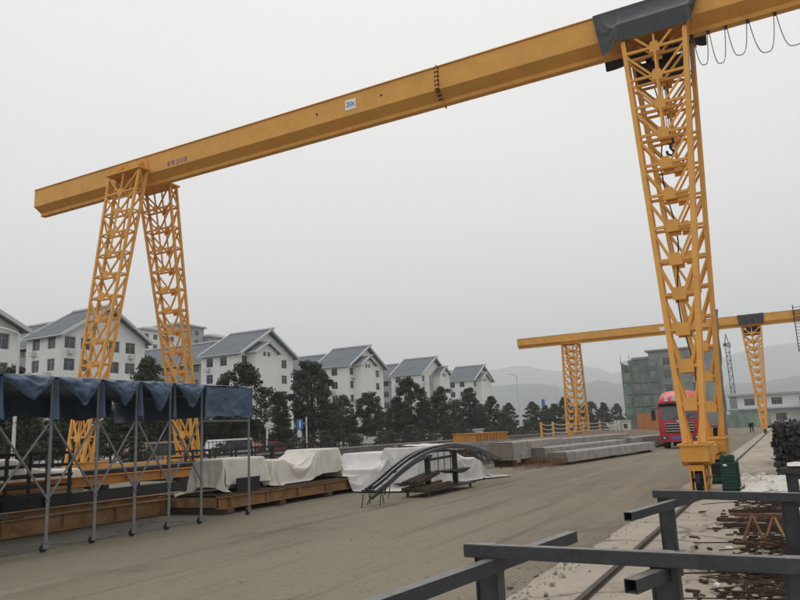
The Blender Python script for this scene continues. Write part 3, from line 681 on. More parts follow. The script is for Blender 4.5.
for i in range(4):
    b_ = MB(); x = -19.0 - i * .4
    b_.bar((x, 13.0, .952), (x + .1, 20.3, .952), .16, .1)
    tag(b_.build('steel_bar', 'galv' if i % 2 else 'dark_steel'), 'long flat grey steel bar stacked on the raised orange girder', 'steel bar', 'bars on the orange girder')

# precast concrete beams
def beam(x0, y0, x1, y1, w_, z0, z1, label, end_rebar=True, name='concrete_beam'):
    a, b = Vector((x0, y0, 0)), Vector((x1, y1, 0)); d = (b - a).normalized(); s = Vector((-d.y, d.x, 0))
    root = thing(name, (x0, y0, 0), label, 'concrete beam', 'precast concrete beams stacked beside the truck')
    mb = MB(); n = 24; rr = random.Random(int(x0 * 97))
    def fn(u, v):
        ring = [(0, z0), (0, z1 - .04), (.04, z1), (w_ - .04, z1), (w_, z1 - .04), (w_, z0), (0, z0)]
        q = v * 6; i = min(int(q), 5); f = q - i; aa, zz = [m0 + (m1 - m0) * f for m0, m1 in zip(ring[i], ring[i + 1])]
        p = a + (b - a) * u + s * aa; p.z = zz; j = .012; return (p.x + j * fbm(u * 20, v * 9, x0), p.y, p.z + j * fbm(u * 20, v * 9, y0))
    mb.grid(fn, 40, 12).build('body', 'concrete', root)
    for P0, sg in ((a, -1), (b, 1)):
        e = MB(); o = P0 + d * (.0 * sg)
        pr = [(0.01, z0 + .01), (.01, z1 - .03), (w_ - .01, z1 - .03), (w_ - .01, z0 + .01)]
        q = [o + s * c + Vector((0, 0, z)) for c, z in pr]; e.add([p - d * sg * .05 for p in q] + [p + d * sg * .012 for p in q], [(0, 1, 2, 3), (7, 6, 5, 4), (0, 4, 5, 1), (1, 5, 6, 2), (2, 6, 7, 3), (3, 7, 4, 0)])
        e.build('end_face', 'concrete_end', root)
    if end_rebar:
        for i in range(10):
            p = a + s * (.08 + (w_ - .16) * (i % 5) / 4) + Vector((0, 0, z0 + .12 + (z1 - z0 - .24) * (i // 5)))
            MB().tube([p, p - d * rr.uniform(.1, .3) + Vector((0, 0, rr.uniform(-.04, .06)))], .011, 5).build('starter_bar', 'rust', root)
    for t in (.06, .5, .94):
        p = a + (b - a) * t + s * w_ / 2
        if z0 > .05: MB().cbox((p.x, p.y, z0 / 2 - .002), (w_ * .9, .2, z0 - .006), math.atan2(d.y, d.x) - math.pi / 2).build('bearing_block', 'timber_dark', root)
    return root
beam(-11.0, 31.0, -11.0, 39.3, 1.15, .28, 1.08, 'thick grey precast concrete beam raised on blocks, behind the sheeted heap')
beam(-8.75, 31.6, -7.0, 44.5, .9, .12, .55, 'long low precast concrete beam lying along the driving lane by the truck')
beam(-10.3, 33.5, -8.6, 48.0, .9, .12, .72, 'middle precast concrete beam between the low and the tallest ones')
beam(-12.2, 41.0, -10.6, 56.0, 1.3, .2, .95, 'wide precast concrete beam behind the stacked pair near the cream cabin', False)
beam(-8.6, 45.8, -7.6, 56.0, .9, .12, .8, 'short precast concrete beam right beside the red truck', False)
# rebar mat standing up in front of the raised beam
rc = thing('rebar_mat', (-9.3, 31, 0), 'rusty rebar mat of upright bars lying before the raised concrete beam', 'rebar')
for j in range(4): MB().tube([(-10.2 + .42 * j, 28.6 + .3 * j, .12), (-9.6 + .42 * j, 36.0, .14)], .014, 5).build('long_bar', 'rust', rc)
st = MB(); rnd = random.Random(5)
for i in range(46):
    for j in range(4):
        t = i / 46; x = -10.2 + .42 * j + .6 * t; y = 28.6 + .3 * j + (7.4 - .3 * j) * t
        st.tube([(x, y, .0), (x + rnd.uniform(-.03, .03), y, rnd.uniform(.28, .42))], .011, 4)
tag(st.build('upright_bars', 'rust', rc), kind='stuff')
# rusty sheet piles / boxes behind the heaps
for (y0, y1, z0, z1, x, m, lab) in ((26.5, 32.2, .15, .86, -13.2, 'rust', 'rusty corrugated steel box behind the plastic heap and the arch'), (33.0, 37.5, 1.138, 1.5, -13.6, 'orange', 'orange steel box beam stacked on the grey slabs behind the concrete beam')):
    root = thing('steel_box', (x, y0, 0), lab, 'steel box')
    MB().box((x - 1.2, y0, z0), (x, y1, z1)).build('shell', m, root)
    n = int((y1 - y0) / .45)
    for i in range(n): MB().box((x + .002, y0 + .2 + i * .45, z0 + .02), (x + .05, y0 + .3 + i * .45, z1 - .02)).build('rib', m, root)
    MB().box((x - 1.25, y0 - .05, z1), (x + .06, y1 + .05, z1 + .05)).build('lid', 'concrete' if m == 'rust' else m, root)
    for yy in (y0 + .6, y1 - .6) if z0 < 1 else (): MB().box((x - 1.1, yy - .1, 0), (x - .1, yy + .1, z0 - .002)).build('sleeper', 'timber_dark', root)
slab = thing('slab_stack', (-14.3, 37, 0), 'stack of grey slabs carrying the orange steel box beam', 'slabs')
for k in range(5): MB().box((-15.2 - .05 * (k % 2), 32.4, k * .228), (-13.55 + .03 * (k % 3), 37.9, k * .228 + .222)).build('slab', 'concrete', slab)
# earth bank and rusty plates at the far crane's feet, low railing
bank = MB()
bank.grid(lambda u, v: (-26 + 13 * v, 52 + 56 * u, max(0, .75 * math.sin(math.pi * v) ** .6 * (1 + .4 * fbm(u * 9, v * 4, 2)) * min(1, u * 8, (1 - u) * 8))), 70, 16)
tag(bank.build('earth_bank', 'earth', smooth=True), 'long bank of brown earth at the feet of the distant crane', 'earth bank')
fr = thing('yellow_railing', (-19, 66, .8), 'yellow posts with sagging wire railing on the earth bank', 'railing')
yp = [64.5, 68.3, 74.0, 80, 88, 97, 99.3]
for y in yp: MB().box((-20.1, y - .09, .55), (-19.92, y + .09, 2.15)).build('post', 'crane_bright' if int(y) % 2 == 0 else 'cream', fr)
for a, b in zip(yp, yp[1:]):
    for z in (1.15, 1.55, 1.95):
        MB().tube([(-19.9, a + (b - a) * t, z - .15 * math.sin(math.pi * t)) for t in (0, .25, .5, .75, 1)], .035, 5).build('wire', 'cream', fr)

# ------------------------------------------------------------------ red truck
def truck():
    X, Y = -5.95, 47.9
    root = thing('truck', (X, Y, 0), 'red heavy truck facing the yard with a high roof fairing', 'truck')
    hw = 1.24
    cab = MB()
    prof = [(Y + .02, .75), (Y - .02, 1.15), (Y + .0, 1.75), (Y + .28, 2.72), (Y + .42, 2.86), (Y + 2.2, 2.9), (Y + 2.25, .95), (Y + 1.6, .9), (Y + 1.45, .65)]
    cab.prism(prof, 0, X - hw, X + hw)
    c = cab.build('cab', 'red', root)
    bm = bmesh.new(); bm.from_mesh(c.data); bmesh.ops.bevel(bm, geom=[e for e in bm.edges], offset=.07, segments=3, affect='EDGES'); bm.to_mesh(c.data); bm.free()
    def front(z): return Y + (0 if z < 1.75 else .28 * (z - 1.75) / .97)
    ws = MB(); ws.add([(X - 1.08, front(1.80) - .03, 1.80), (X + 1.08, front(1.80) - .03, 1.80), (X + 1.02, front(2.62) - .03, 2.62), (X - 1.02, front(2.62) - .03, 2.62),
                       (X - 1.08, front(1.80) + .05, 1.80), (X + 1.08, front(1.80) + .05, 1.80), (X + 1.02, front(2.62) + .05, 2.62), (X - 1.02, front(2.62) + .05, 2.62)],
                      [(0, 1, 2, 3), (7, 6, 5, 4), (0, 4, 5, 1), (1, 5, 6, 2), (2, 6, 7, 3), (3, 7, 4, 0)])
    wo = ws.build('windscreen', 'windscreen', root)
    for s in (-.35, .35): MB().bar((X + s, front(1.84) - .06, 1.84), (X + s + .5, front(2.1) - .06, 2.12), .025).build('wiper', 'dark_steel', wo)
    MB().add([(X - 1.15, Y + .16, 2.64), (X + 1.15, Y + .16, 2.64), (X + 1.15, Y - .02, 2.78), (X - 1.15, Y - .02, 2.78), (X - 1.15, Y + .3, 2.7), (X + 1.15, Y + .3, 2.7), (X + 1.15, Y + .3, 2.83), (X - 1.15, Y + .3, 2.83)],
             [(0, 1, 2, 3), (7, 6, 5, 4), (0, 4, 5, 1), (1, 5, 6, 2), (2, 6, 7, 3), (3, 7, 4, 0)]).build('sun_visor', 'dark_steel', root)
    # rounded roof fairing
    def ff(u, v):
        x = (u - .5) * 2; z = v
        yy = Y + .15 + .9 * (z ** 2.2) + .25 * abs(x) ** 3; hh = 2.86 + .75 * z * (1 - .18 * abs(x) ** 4)
        return (X + x * hw * (.97 - .12 * z), yy, hh)
    fa = MB().grid(ff, 20, 10)
    fa.grid(lambda u, v: (X + (u - .5) * 2 * hw * .85, Y + 1.05 + .25 * abs(u * 2 - 1) ** 3 + (1.9 - 1.05) * v, 3.61 - .135 * abs(u * 2 - 1) ** 4 - .1 * v), 20, 4)
    for s in (-1, 1):
        fa.grid(lambda u, v: (X + s * hw * (.97 - .12 * v), Y + .40 + (.9 * v ** 2.2) + (1.6 - .9 * v ** 2.2) * u, 2.86 + .615 * v - .1 * u * v), 8, 10)
    f_ = fa.build('roof_fairing', 'fairing', root, smooth=True)
    rnd = random.Random(6); lt = MB()
    for i in range(4):
        xx = X - .78 + i * .42
        for k in range(3): lt.cbox((xx + .14, Y + .115 + .02 * k, 3.0 + k * .11), (.30 - .1 * (k == 1) * rnd.random(), .02, .05))
        lt.cbox((xx + .06 + .16 * rnd.random(), Y + .125, 3.1), (.055, .03, .3))
    lt.build('fairing_lettering', 'white_paint', f_)
    gr = MB().box((X - .82, Y - .05, .98), (X + .82, Y - .025, 1.62)).build('grille', 'dark_steel', root)
    for z in (1.08, 1.24, 1.40, 1.56): MB().box((X - .84, Y - .075, z - .022), (X + .84, Y - .051, z + .022)).build('grille_bar', 'chrome', gr)
    MB().cbox((X, Y - .09, 1.68), (.3, .03, .12)).build('emblem', 'chrome', root)
    bu = MB().box((X - 1.25, Y - .16, .42), (X + 1.25, Y + .3, .9)).build('bumper', 'red', root)
    for s in (-1, 1):
        hl = MB().box((X + s * .95 - .2, Y - .185, .56), (X + s * .95 + .2, Y - .161, .80)).build('headlight', 'glass', root)
        MB().tube([(X + s * .95, Y - .2, .68), (X + s * .95, Y - .186, .68)], .08, 12).build('lamp', 'chrome', hl)
        mr = MB(); mr.bar((X + s * 1.24, Y + .2, 2.55), (X + s * 1.5, Y + .02, 2.5), .04); mr.bar((X + s * 1.5, Y + .02, 2.52), (X + s * 1.5, Y + .02, 1.75), .03)
        mr.box((X + s * 1.5 - .12, Y - .04, 1.78), (X + s * 1.5 + .12, Y + .06, 2.42)); mr.build('mirror', 'dark_steel', root)
        dr = MB().box((X + s * (hw + .002), Y + .45, 1.0), (X + s * (hw + .03), Y + 1.5, 2.7)).build('door', 'red', root)
        MB().box((X + s * (hw + .031), Y + .55, 1.85), (X + s * (hw + .04), Y + 1.35, 2.6)).build('door_window', 'windscreen', dr)
        for yw in (Y + 1.35, Y + 5.6, Y + 6.9):
            wh = MB().tube([(X + s * 1.2, yw, .52), (X + s * .88, yw, .52)], .52, 24).build('wheel', 'rubber', root)
            MB().tube([(X + s * 1.21, yw, .52), (X + s * 1.19, yw, .52)], .29, 16).build('rim', 'white_metal', wh)
        MB().box((X + s * .42 - .08, Y + 1.0, .72), (X + s * .42 + .08, Y + 14, .98)).build('chassis_rail', 'dark_steel', root)
    MB().box((X - .5, Y - .17, .60), (X + .5, Y - .161, .74)).build('number_plate', 'blue_sign', bu)
    bd = MB().box((X - 1.25, Y + 3.0, 1.12), (X + 1.25, Y + 15, 1.3)).build('flat_bed', 'rust', root)
    MB().box((X - 1.25, Y + 3.0, 1.3), (X + 1.25, Y + 3.1, 2.3)).build('headboard', 'rust', bd)
    for s in (-1, 1):
        for yw in (Y + 12.2, Y + 13.5): MB().tube([(X + s * 1.2, yw, .52), (X + s * .88, yw, .52)], .52, 20).build('wheel', 'rubber', root)
truck()

# ------------------------------------------------------------------ white houses
def holed(mb, org, ud, nd, u0, u1, z0, z1, holes, depth=.22):
    """a wall sheet with window openings and reveals; ud along the wall, nd outwards"""
    org, ud, nd = Vector(org), Vector(ud), Vector(nd)
    us = sorted(set([u0, u1] + [h[0] for h in holes] + [h[1] for h in holes])); zs = sorted(set([z0, z1] + [h[2] for h in holes] + [h[3] for h in holes]))
    def P(u, z, d=0): return org + ud * u + nd * (-d) + Vector((0, 0, z))
    for a, b in zip(us, us[1:]):
        for c, e in zip(zs, zs[1:]):
            um, zm = (a + b) / 2, (c + e) / 2
            if any(h[0] < um < h[1] and h[2] < zm < h[3] for h in holes): continue
            mb.add([P(a, c), P(b, c), P(b, e), P(a, e)], [(0, 1, 2, 3)])
    for a, b, c, e in holes:
        q = [P(a, c), P(b, c), P(b, e), P(a, e)]; r = [P(a, c, depth), P(b, c, depth), P(b, e, depth), P(a, e, depth)]
        mb.add(q + r, [(0, 4, 5, 1), (1, 5, 6, 2), (2, 6, 7, 3), (3, 7, 4, 0)])
WIN = {}
def window(parent, org, ud, nd, h, depth=.18):
    a, b, c, e = h; key = (round(b - a, 2), round(e - c, 2), tuple(nd))
    w_, hh = b - a, e - c; ud, nd = Vector(ud), Vector(nd)
    if key not in WIN:
        def bx(u0, u1, z0, z1, d0, d1):
            m_ = MB(); vs = [ud * u + nd * d + Vector((0, 0, z)) for d in (d0, d1) for u, z in ((u0, z0), (u1, z0), (u1, z1), (u0, z1))]
            return m_.add(vs, [(0, 1, 2, 3), (7, 6, 5, 4), (0, 4, 5, 1), (1, 5, 6, 2), (2, 6, 7, 3), (3, 7, 4, 0)])
        pane = bx(.0, w_, 0, hh, -.02, .0); fr = MB()
        for args in ((0, .07, 0, hh), (w_ - .07, w_, 0, hh), (.07, w_ - .07, 0, .07), (.07, w_ - .07, hh - .07, hh), (w_ / 2 - .035, w_ / 2 + .035, .07, hh - .07), (.07, w_ / 2 - .035, hh * .68, hh * .68 + .05), (w_ / 2 + .035, w_ - .07, hh * .68, hh * .68 + .05)):
            t = bx(*args, .002, .05); fr.add(t.v, t.f)
        WIN[key] = (mesh_of(pane, 'window', 'glass'), mesh_of(fr, 'window_frame', 'frame'))
    p = Vector(org) + ud * a + nd * (-depth) + Vector((0, 0, c))
    o = inst(WIN[key][0], 'window', parent, p); inst(WIN[key][1], 'window_frame', o, p); return o
def house(yc, label, X=-80.0, W=15.0, zr=20.9, ze=16.6, La=8.5, Lb=24, base=0.0, bay=-1, cols_g=None, floors=5, fh=2.85, top=15.9, simple=False):
    """gable faces +X; long wall faces -Y; ridge along X; a lower, set-back second block behind"""
    root = thing('white_house', (X, yc, base), label, 'house', 'white houses with grey roofs')
    y0, y1 = yc - W / 2, yc + W / 2
    wins_z = [top - 1.55 - k * fh for k in range(floors)]
    wall = MB(); holes_g = []
    cols = cols_g or [(1.0, 2.5), (3.6, 5.0), (W - 5.2, W - 3.7), (W - 2.6, W - 1.1)]
    for c0, c1 in cols:
        for z in wins_z: holes_g.append((c0, c1, z, z + 1.55))
    G = (X, y0, 0); gu, gn = (0, 1, 0), (1, 0, 0)
    holed(wall, G, gu, gn, 0, W, base, ze, holes_g)
    wall.add([(X, y0, ze), (X, y1, ze), (X, yc, zr - .35)], [(0, 1, 2)])
    # long wall (facing -Y) of the front block
    holes_l = [(c, c + 1.5, z, z + 1.55) for z in wins_z for c in (1.2, 4.3, 7.0)]
    Lorg = (X - La, y0, 0); lu, ln = (1, 0, 0), (0, -1, 0)
    holed(wall, Lorg, lu, ln, 0, La, base, ze, [h for h in holes_l if h[1] < La - .4])
    wall.add([(X, y1, base), (X - La, y1, base), (X - La, y1, ze), (X, y1, ze)], [(0, 1, 2, 3)])
    wall.add([(X - La, y0, base), (X - La, y1, base), (X - La, y1, ze), (X - La, yc, zr - .35), (X - La, y0, ze)], [(0, 1, 2, 3, 4)])
    wo = wall.build('wall', 'white_wall', root, recalc=False)
    for h in holes_g: window(root, G, gu, gn, h)
    for h in holes_l:
        if h[1] < La - .4: window(root, Lorg, lu, ln, h)
    # second block
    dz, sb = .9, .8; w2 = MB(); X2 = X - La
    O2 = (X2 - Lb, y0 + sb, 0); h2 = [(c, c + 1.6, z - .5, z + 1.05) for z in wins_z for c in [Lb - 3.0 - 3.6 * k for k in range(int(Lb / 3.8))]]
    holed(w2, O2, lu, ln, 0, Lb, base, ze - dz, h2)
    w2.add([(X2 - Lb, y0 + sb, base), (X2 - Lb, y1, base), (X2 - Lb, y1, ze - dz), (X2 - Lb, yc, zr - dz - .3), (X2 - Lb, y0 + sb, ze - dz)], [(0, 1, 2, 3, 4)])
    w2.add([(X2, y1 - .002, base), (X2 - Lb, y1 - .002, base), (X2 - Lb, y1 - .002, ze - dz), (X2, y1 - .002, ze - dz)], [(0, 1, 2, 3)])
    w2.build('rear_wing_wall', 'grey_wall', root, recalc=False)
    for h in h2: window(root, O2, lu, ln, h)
    # roofs
    def roof(xa, xb, ya, yb, zr_, ze_, name, ov=.65, t=.22):
        ym = (ya + yb) / 2; sl = (zr_ - ze_) / (ym - ya); q = MB()
        prof = [(ya - ov, ze_ - ov * sl + .12), (ym, zr_ + .12), (yb + ov, ze_ - ov * sl + .12), (yb + ov, ze_ - ov * sl - t + .12), (ym, zr_ - t + .12), (ya - ov, ze_ - ov * sl - t + .12)]
        r_ = q.prism(prof, 0, xa, xb).build(name, 'roof', root)
        MB().prism([(p[0], p[1] + (.06 if i < 3 else -.12)) for i, p in enumerate(prof)], 0, xb, xb + .25).build('barge_board', 'trim', r_)
        MB().prism([(p[0], p[1] + (.16 if i < 3 else 0)) for i, p in enumerate(prof)], 0, xa - .3, xa - .004).build('parapet_board', 'trim', r_)
        MB().box((xa, ym - .2, zr_ + .1), (xb + .7, ym + .2, zr_ + .36)).build('ridge_cap', 'trim', r_)
        # raised tip of the ridge
        MB().prism([(xb + .2, zr_ + .1), (xb + .75, zr_ + .42), (xb + .8, zr_ + .32), (xb + .3, zr_ - .1)], 1, ym - .14, ym + .14).build('ridge_tip', 'trim', r_)
        MB().prism([(ya - ov - .02, ze_ - ov * sl - .13), (ya - ov - .02, ze_ - ov * sl + .05), (ya - ov - .14, ze_ - ov * sl + .05), (ya - ov - .14, ze_ - ov * sl - .13)], 0, xa, xb + .24).build('gutter', 'trim', r_)
        return r_
    roof(X2 - .02, X + .9, y0, y1, zr, ze, 'roof')
    roof(X2 - Lb - .5, X2 - .3, y0 + sb, y1, zr - dz, ze - dz, 'rear_wing_roof')
    if not simple:
        # projecting gabled bay on the gable front
        bc = yc + bay * W * .17; bw_ = W * .2; bd = 2.0; zb0, zbr = ze - .9, ze + 1.7
        b = MB(); O3 = (X + bd, bc - bw_, 0); hb = [(bw_ - 1.0, bw_ - .15, zb0 + .15, zb0 + .95), (bw_ + .15, bw_ + 1.0, zb0 + .15, zb0 + .95)]
        holed(b, O3, gu, gn, 0, 2 * bw_, base, zb0 + 1.0, hb)
        b.add([(X + bd, bc - bw_, zb0 + 1.0), (X + bd, bc + bw_, zb0 + 1.0), (X + bd, bc, zbr - .2)], [(0, 1, 2)])
        for s in (-1, 1): b.add([(X + .002, bc + s * bw_, base), (X + bd, bc + s * bw_, base), (X + bd, bc + s * bw_, zb0 + 1.0), (X + .002, bc + s * bw_, zb0 + 1.0)], [(0, 1, 2, 3)])
        b.build('bay_wall', 'white_wall', root, recalc=False)
        for h in hb: window(root, O3, gu, gn, h)
        roof(X + .01, X + bd + .5, bc - bw_, bc + bw_, zbr, zb0 + 1.0, 'bay_roof', .5, .16)
        # darker grey strip, proud of the wall, in place of a recess beside the bay
        MB().box((X + .003, bc - bay * (bw_ + 1.3) - .8, base), (X + .25, bc - bay * (bw_ + 1.3) + .8, ze - .5)).build('grey_recess_strip', 'grey_wall', root)
    am = mesh_of(MB().box((-.3, -.4, -.3), (.3, .4, .3)), 'air_conditioner', 'ac')
    rr = random.Random(int(yc))
    for h in holes_g[::3]:
        if rr.random() < .6: inst(am, 'air_conditioner', root, (X + .32, y0 + (h[0] + h[1]) / 2, h[2] - .45))
    for h in holes_l[::2]:
        if h[1] < La - .4: inst(am, 'air_conditioner', root, (X - La + h[0] + .5, y0 - .32, h[2] - .45), math.pi / 2)
    return root
SP = 34.15; Y1 = 65.2
house(Y1, 'white house with grey gabled roof, first of the row, behind the left crane leg', W=13.6, zr=20.4, ze=16.3, simple=True, cols_g=[(.6, 2.2), (3.0, 4.5), (7.4, 9.2), (10.2, 11.9)], La=6.8)
for k, (lab, by) in enumerate((('second white house from the canopy, with projecting gabled bay and grey roof', -1), ('third white house from the canopy, half hidden by a tall tree', -1), ('fourth white house from the canopy, with its bay at the far side', 1), ('fifth and last white house of the row, nearest the hills', -1))):
    house(Y1 + SP * (k + 1) + .3, lab, bay=by, cols_g=[(.8, 2.2), (9.0, 9.9), (11.6, 13.2)])
house(36.0, 'white house with pale roof edge at the start of the row, beside the lamp', X=-66, W=15, zr=17.2, ze=13.6, top=13.0, floors=4, cols_g=[(.8, 2.4), (5, 6.6), (9.2, 10.8), (12.6, 14.1)], simple=True, La=8, Lb=10)

# taller pale apartment block on the slope behind the houses
def block(X, Y, dims, label, h0):
    root = thing('apartment_building', (X, Y, 0), label, 'building', 'pale apartment blocks behind the houses')
    for (dx, dy, wx, wy, h) in dims:
        wl = MB(); O = (X + dx + wx, Y + dy, 0)
        hs = [(c, c + 1.7, z, z + 1.6) for z in [h - 2.6 - 3.1 * k for k in range(4)] for c in [1 + 3.4 * j for j in range(int((wy - 2) / 3.4) + 1)] if c + 1.7 < wy - .3]
        holed(wl, O, (0, 1, 0), (1, 0, 0), 0, wy, 0, h, hs)
        O2 = (X + dx, Y + dy, 0); hs2 = [(c, c + 1.7, z, z + 1.6) for z in [h - 2.6 - 3.1 * k for k in range(4)] for c in [1 + 3.4 * j for j in range(int((wx - 2) / 3.4) + 1)] if c + 1.7 < wx - .3]
        holed(wl, O2, (1, 0, 0), (0, -1, 0), 0, wx, 0, h, hs2)
        wl.add([(X + dx, Y + dy, 0), (X + dx, Y + dy + wy, 0), (X + dx, Y + dy + wy, h), (X + dx, Y + dy, h)], [(0, 1, 2, 3)])
        wl.add([(X + dx, Y + dy + wy, 0), (X + dx + wx, Y + dy + wy, 0), (X + dx + wx, Y + dy + wy, h), (X + dx, Y + dy + wy, h)], [(0, 1, 2, 3)])
        wl.build('wall', 'grey_wall' if dx else 'white_wall', root, recalc=False)
        for q in hs: window(root, O, (0, 1, 0), (1, 0, 0), q)
        for q in hs2: window(root, O2, (1, 0, 0), (0, -1, 0), q)
        rf = MB().box((X + dx - .7, Y + dy - .7, h), (X + dx + wx + .7, Y + dy + wy + .7, h + .5))
        rf.add([(X + dx - .7, Y + dy - .7, h + .5), (X + dx + wx + .7, Y + dy - .7, h + .5), (X + dx + wx + .7, Y + dy + wy + .7, h + .5), (X + dx - .7, Y + dy + wy + .7, h + .5),
                (X + dx + wx * .3, Y + dy + wy * .4, h + 2.2), (X + dx + wx * .7, Y + dy + wy * .4, h + 2.2), (X + dx + wx * .7, Y + dy + wy * .6, h + 2.2), (X + dx + wx * .3, Y + dy + wy * .6, h + 2.2)],
               [(4, 5, 6, 7), (0, 1, 5, 4), (1, 2, 6, 5), (2, 3, 7, 6), (3, 0, 4, 7)])
        rf.build('roof', 'grey_wall', root)
block(-182, 150, [(0, 0, 14, 16, 36), (-3, 16.2, 15, 12, 39.5), (1, 28.4, 13, 15, 36.5)], 'pale stepped apartment block rising beyond the first and second houses', 0)

# ------------------------------------------------------------------ trees
def leafy(rnd, lobes, n, size, zlo=None):
    mb = MB(); v = []; f = []
    for (cx, cy, cz, r, rz) in lobes:
        for _ in range(n):
            d = Vector((rnd.gauss(0, 1), rnd.gauss(0, 1), rnd.gauss(0, 1))).normalized(); rad = rnd.uniform(.25, 1.25) ** .6
            p = Vector((cx, cy, cz)) + Vector((d.x * r, d.y * r, d.z * rz)) * rad
            a = Vector((rnd.gauss(0, 1), rnd.gauss(0, 1), rnd.gauss(0, .7))).normalized(); b = a.cross(d + Vector((rnd.gauss(0, .4),) * 3)).normalized()
            s = size * rnd.uniform(.6, 1.3); k = len(v)
            v += [p - a * s * .5, p + b * s * .28, p + a * s * .5, p - b * s * .28]; f.append((k, k + 1, k + 2, k + 3))
    mb.v = v; mb.f = f; return mb
def tree_proto(seed, H=1.0, spread=.34, trunk=.28, dens=100, shape=0):
    """unit tree of 8 m nominal height, scaled by the object"""
    rnd = random.Random(seed); Ht = 8.0; lobes = []
    z0 = Ht * trunk
    tk = MB(); top = Vector((rnd.uniform(-.2, .2), rnd.uniform(-.2, .2), Ht * .8))
    tk.tube([(0, 0, -.05), (.02, .02, z0 * .5), (top.x * .5, top.y * .5, z0 + .8), top], [.17, .13, .10, .03], 8)
    for i in range(120):
        t = rnd.random() ** 1.15; zz = z0 + (Ht - z0) * (.02 + .92 * t)
        env = math.sin(math.pi * (.16 + .80 * t) ) ** .7 if shape == 0 else (1.04 - t) ** .65
        a = rnd.uniform(0, 6.28); env *= 1 + .22 * math.sin(a * 3 + seed + t * 4)
        rr = Ht * spread * env * (rnd.random() ** .45) * .92
        r = Ht * rnd.uniform(.04, .085) * (1.1 - .35 * t)
        lobes.append((rr * math.cos(a), rr * math.sin(a), zz, r, r * rnd.uniform(.6, .85)))
        if i % 6 == 0: tk.tube([(0, 0, z0 + (zz - z0) * .35), (rr * math.cos(a) * .6, rr * math.sin(a) * .6, zz - .2)], [.06, .02], 5)
    for k in range(3): lobes.append((rnd.uniform(-.35, .35), rnd.uniform(-.35, .35), Ht * rnd.uniform(.90, .95), Ht * .055, Ht * .055))
    cr_ = leafy(rnd, lobes, dens, .24)
    return mesh_of(tk, 'trunk', 'bark'), cr_
TP = []
for sd, sp_, tr_, sh in ((1, .30, .24, 0), (2, .33, .22, 1), (3, .28, .26, 0), (4, .34, .20, 1), (5, .31, .24, 0)):
    tm, cm = tree_proto(sd, 1, sp_, tr_, shape=sh)
    TP.append((tm, mesh_of(cm, 'crown', 'leaf'), mesh_of(cm, 'crown', 'leaf2')))
TG = 'dark leafy trees along the street'
def tree(px, top_y, X, kind, label, wide=1.0, pale=False, group=TG):
    p = onx(px, top_y, X); s = p.z / 8.0
    root = thing('street_tree', (X, p.y, 0), label, 'tree', group)
    rz = (px * 1.7) % 6.28
    for nm, me in (('trunk', TP[kind][0]), ('crown', TP[kind][2 if pale else 1])):
        o = bpy.data.objects.new(nm, me); col.objects.link(o); o.parent = root; o.rotation_euler.z = rz; o.scale = (s * wide * .86, s * wide * .86, s)
    return root
tree(148, 355, -44, 1, 'dark leafy tree between the two left crane legs, above the canopy roof')
tree(243, 361, -42, 0, 'tall dark tree rising before the second white house', 1.1)
tree(311, 359, -42, 2, 'tall dark tree standing before the gap between second and third houses', 1.1)
tree(407, 377, -42, 0, 'tall dark tree before the left half of the fourth white house', 1.1)
SH = 'dark leafy street tree of middling height before the white houses'
for i, (px, ty, wd) in enumerate(((15, 364, 1.2), (278, 390, 1.05), (342, 394, 1.15), (368, 391, 1.2), (441, 386, 1.15), (468, 387, 1.15), (491, 395, 1.1), (508, 402, 1.1), (395, 398, 1.1), (330, 402, 1.1), (425, 400, 1.1), (455, 402, 1.1), (480, 403, 1.1))):
    tree(px, ty, -42 - (i % 3) * 1.6, (i * 2 + 1) % 5, SH, wd)
SK_ = 'dark leafy street tree seen under the canopy, between its poles'
for i, (px, ty) in enumerate(((-30, 405), (28, 404), (55, 410), (84, 402), (112, 408), (128, 400), (172, 405), (200, 398), (222, 396))):
    tree(px, ty, -43 - (i % 3) * 1.5, (i + 2) % 5, SK_, 1.35, group='trees behind the canopy')
SB = 'dark leafy street tree beyond the yard, before the hazy hills'
for i, (px, ty, wd, X) in enumerate(((532, 401, 1.2, -40), (545, 405, 1.2, -44), (554, 403, 1.2, -41), (564, 396, 1.2, -43), (577, 404, 1.2, -45), (590, 401, 1.2, -42), (603, 402, 1.2, -44), (616, 403, 1.1, -45), (628, 406, 1.1, -46))):
    tree(px, ty, X, i % 5, SB, wd, group='dark trees beyond the yard')
SU = 'low leafy shrub growing behind the boundary wall'
rnd = random.Random(31)
for i in range(40):
    y = 20 + i * 3.4 + rnd.uniform(-1, 1); s = rnd.uniform(.18, .34); X = -33.2 - rnd.uniform(0, .8)
    root = thing('shrub', (X, y, 0), SU, 'shrub', 'shrubs behind the boundary wall')
    k = rnd.randrange(5)
    for nm, me in (('stem', TP[k][0]), ('foliage', TP[k][2])):
        o = bpy.data.objects.new(nm, me); col.objects.link(o); o.parent = root; o.rotation_euler.z = i; o.scale = (s * 1.5, s * 1.5, s * .95)
SL = 'small pale leafy tree along the far side of the street'
for i in range(22):
    y = 30 + i * 5.2 + rnd.uniform(-1.2, 1.2); s = rnd.uniform(.4, .62); X = -49.5 - rnd.uniform(0, 2)
    root = thing('street_tree', (X, y, 0), SL, 'tree', 'small trees beyond the street')
    k = rnd.randrange(5)
    for nm, me in (('trunk', TP[k][0]), ('crown', TP[k][2])):
        o = bpy.data.objects.new(nm, me); col.objects.link(o); o.parent = root; o.rotation_euler.z = i * 1.3; o.scale = (s * 1.25, s * 1.25, s)

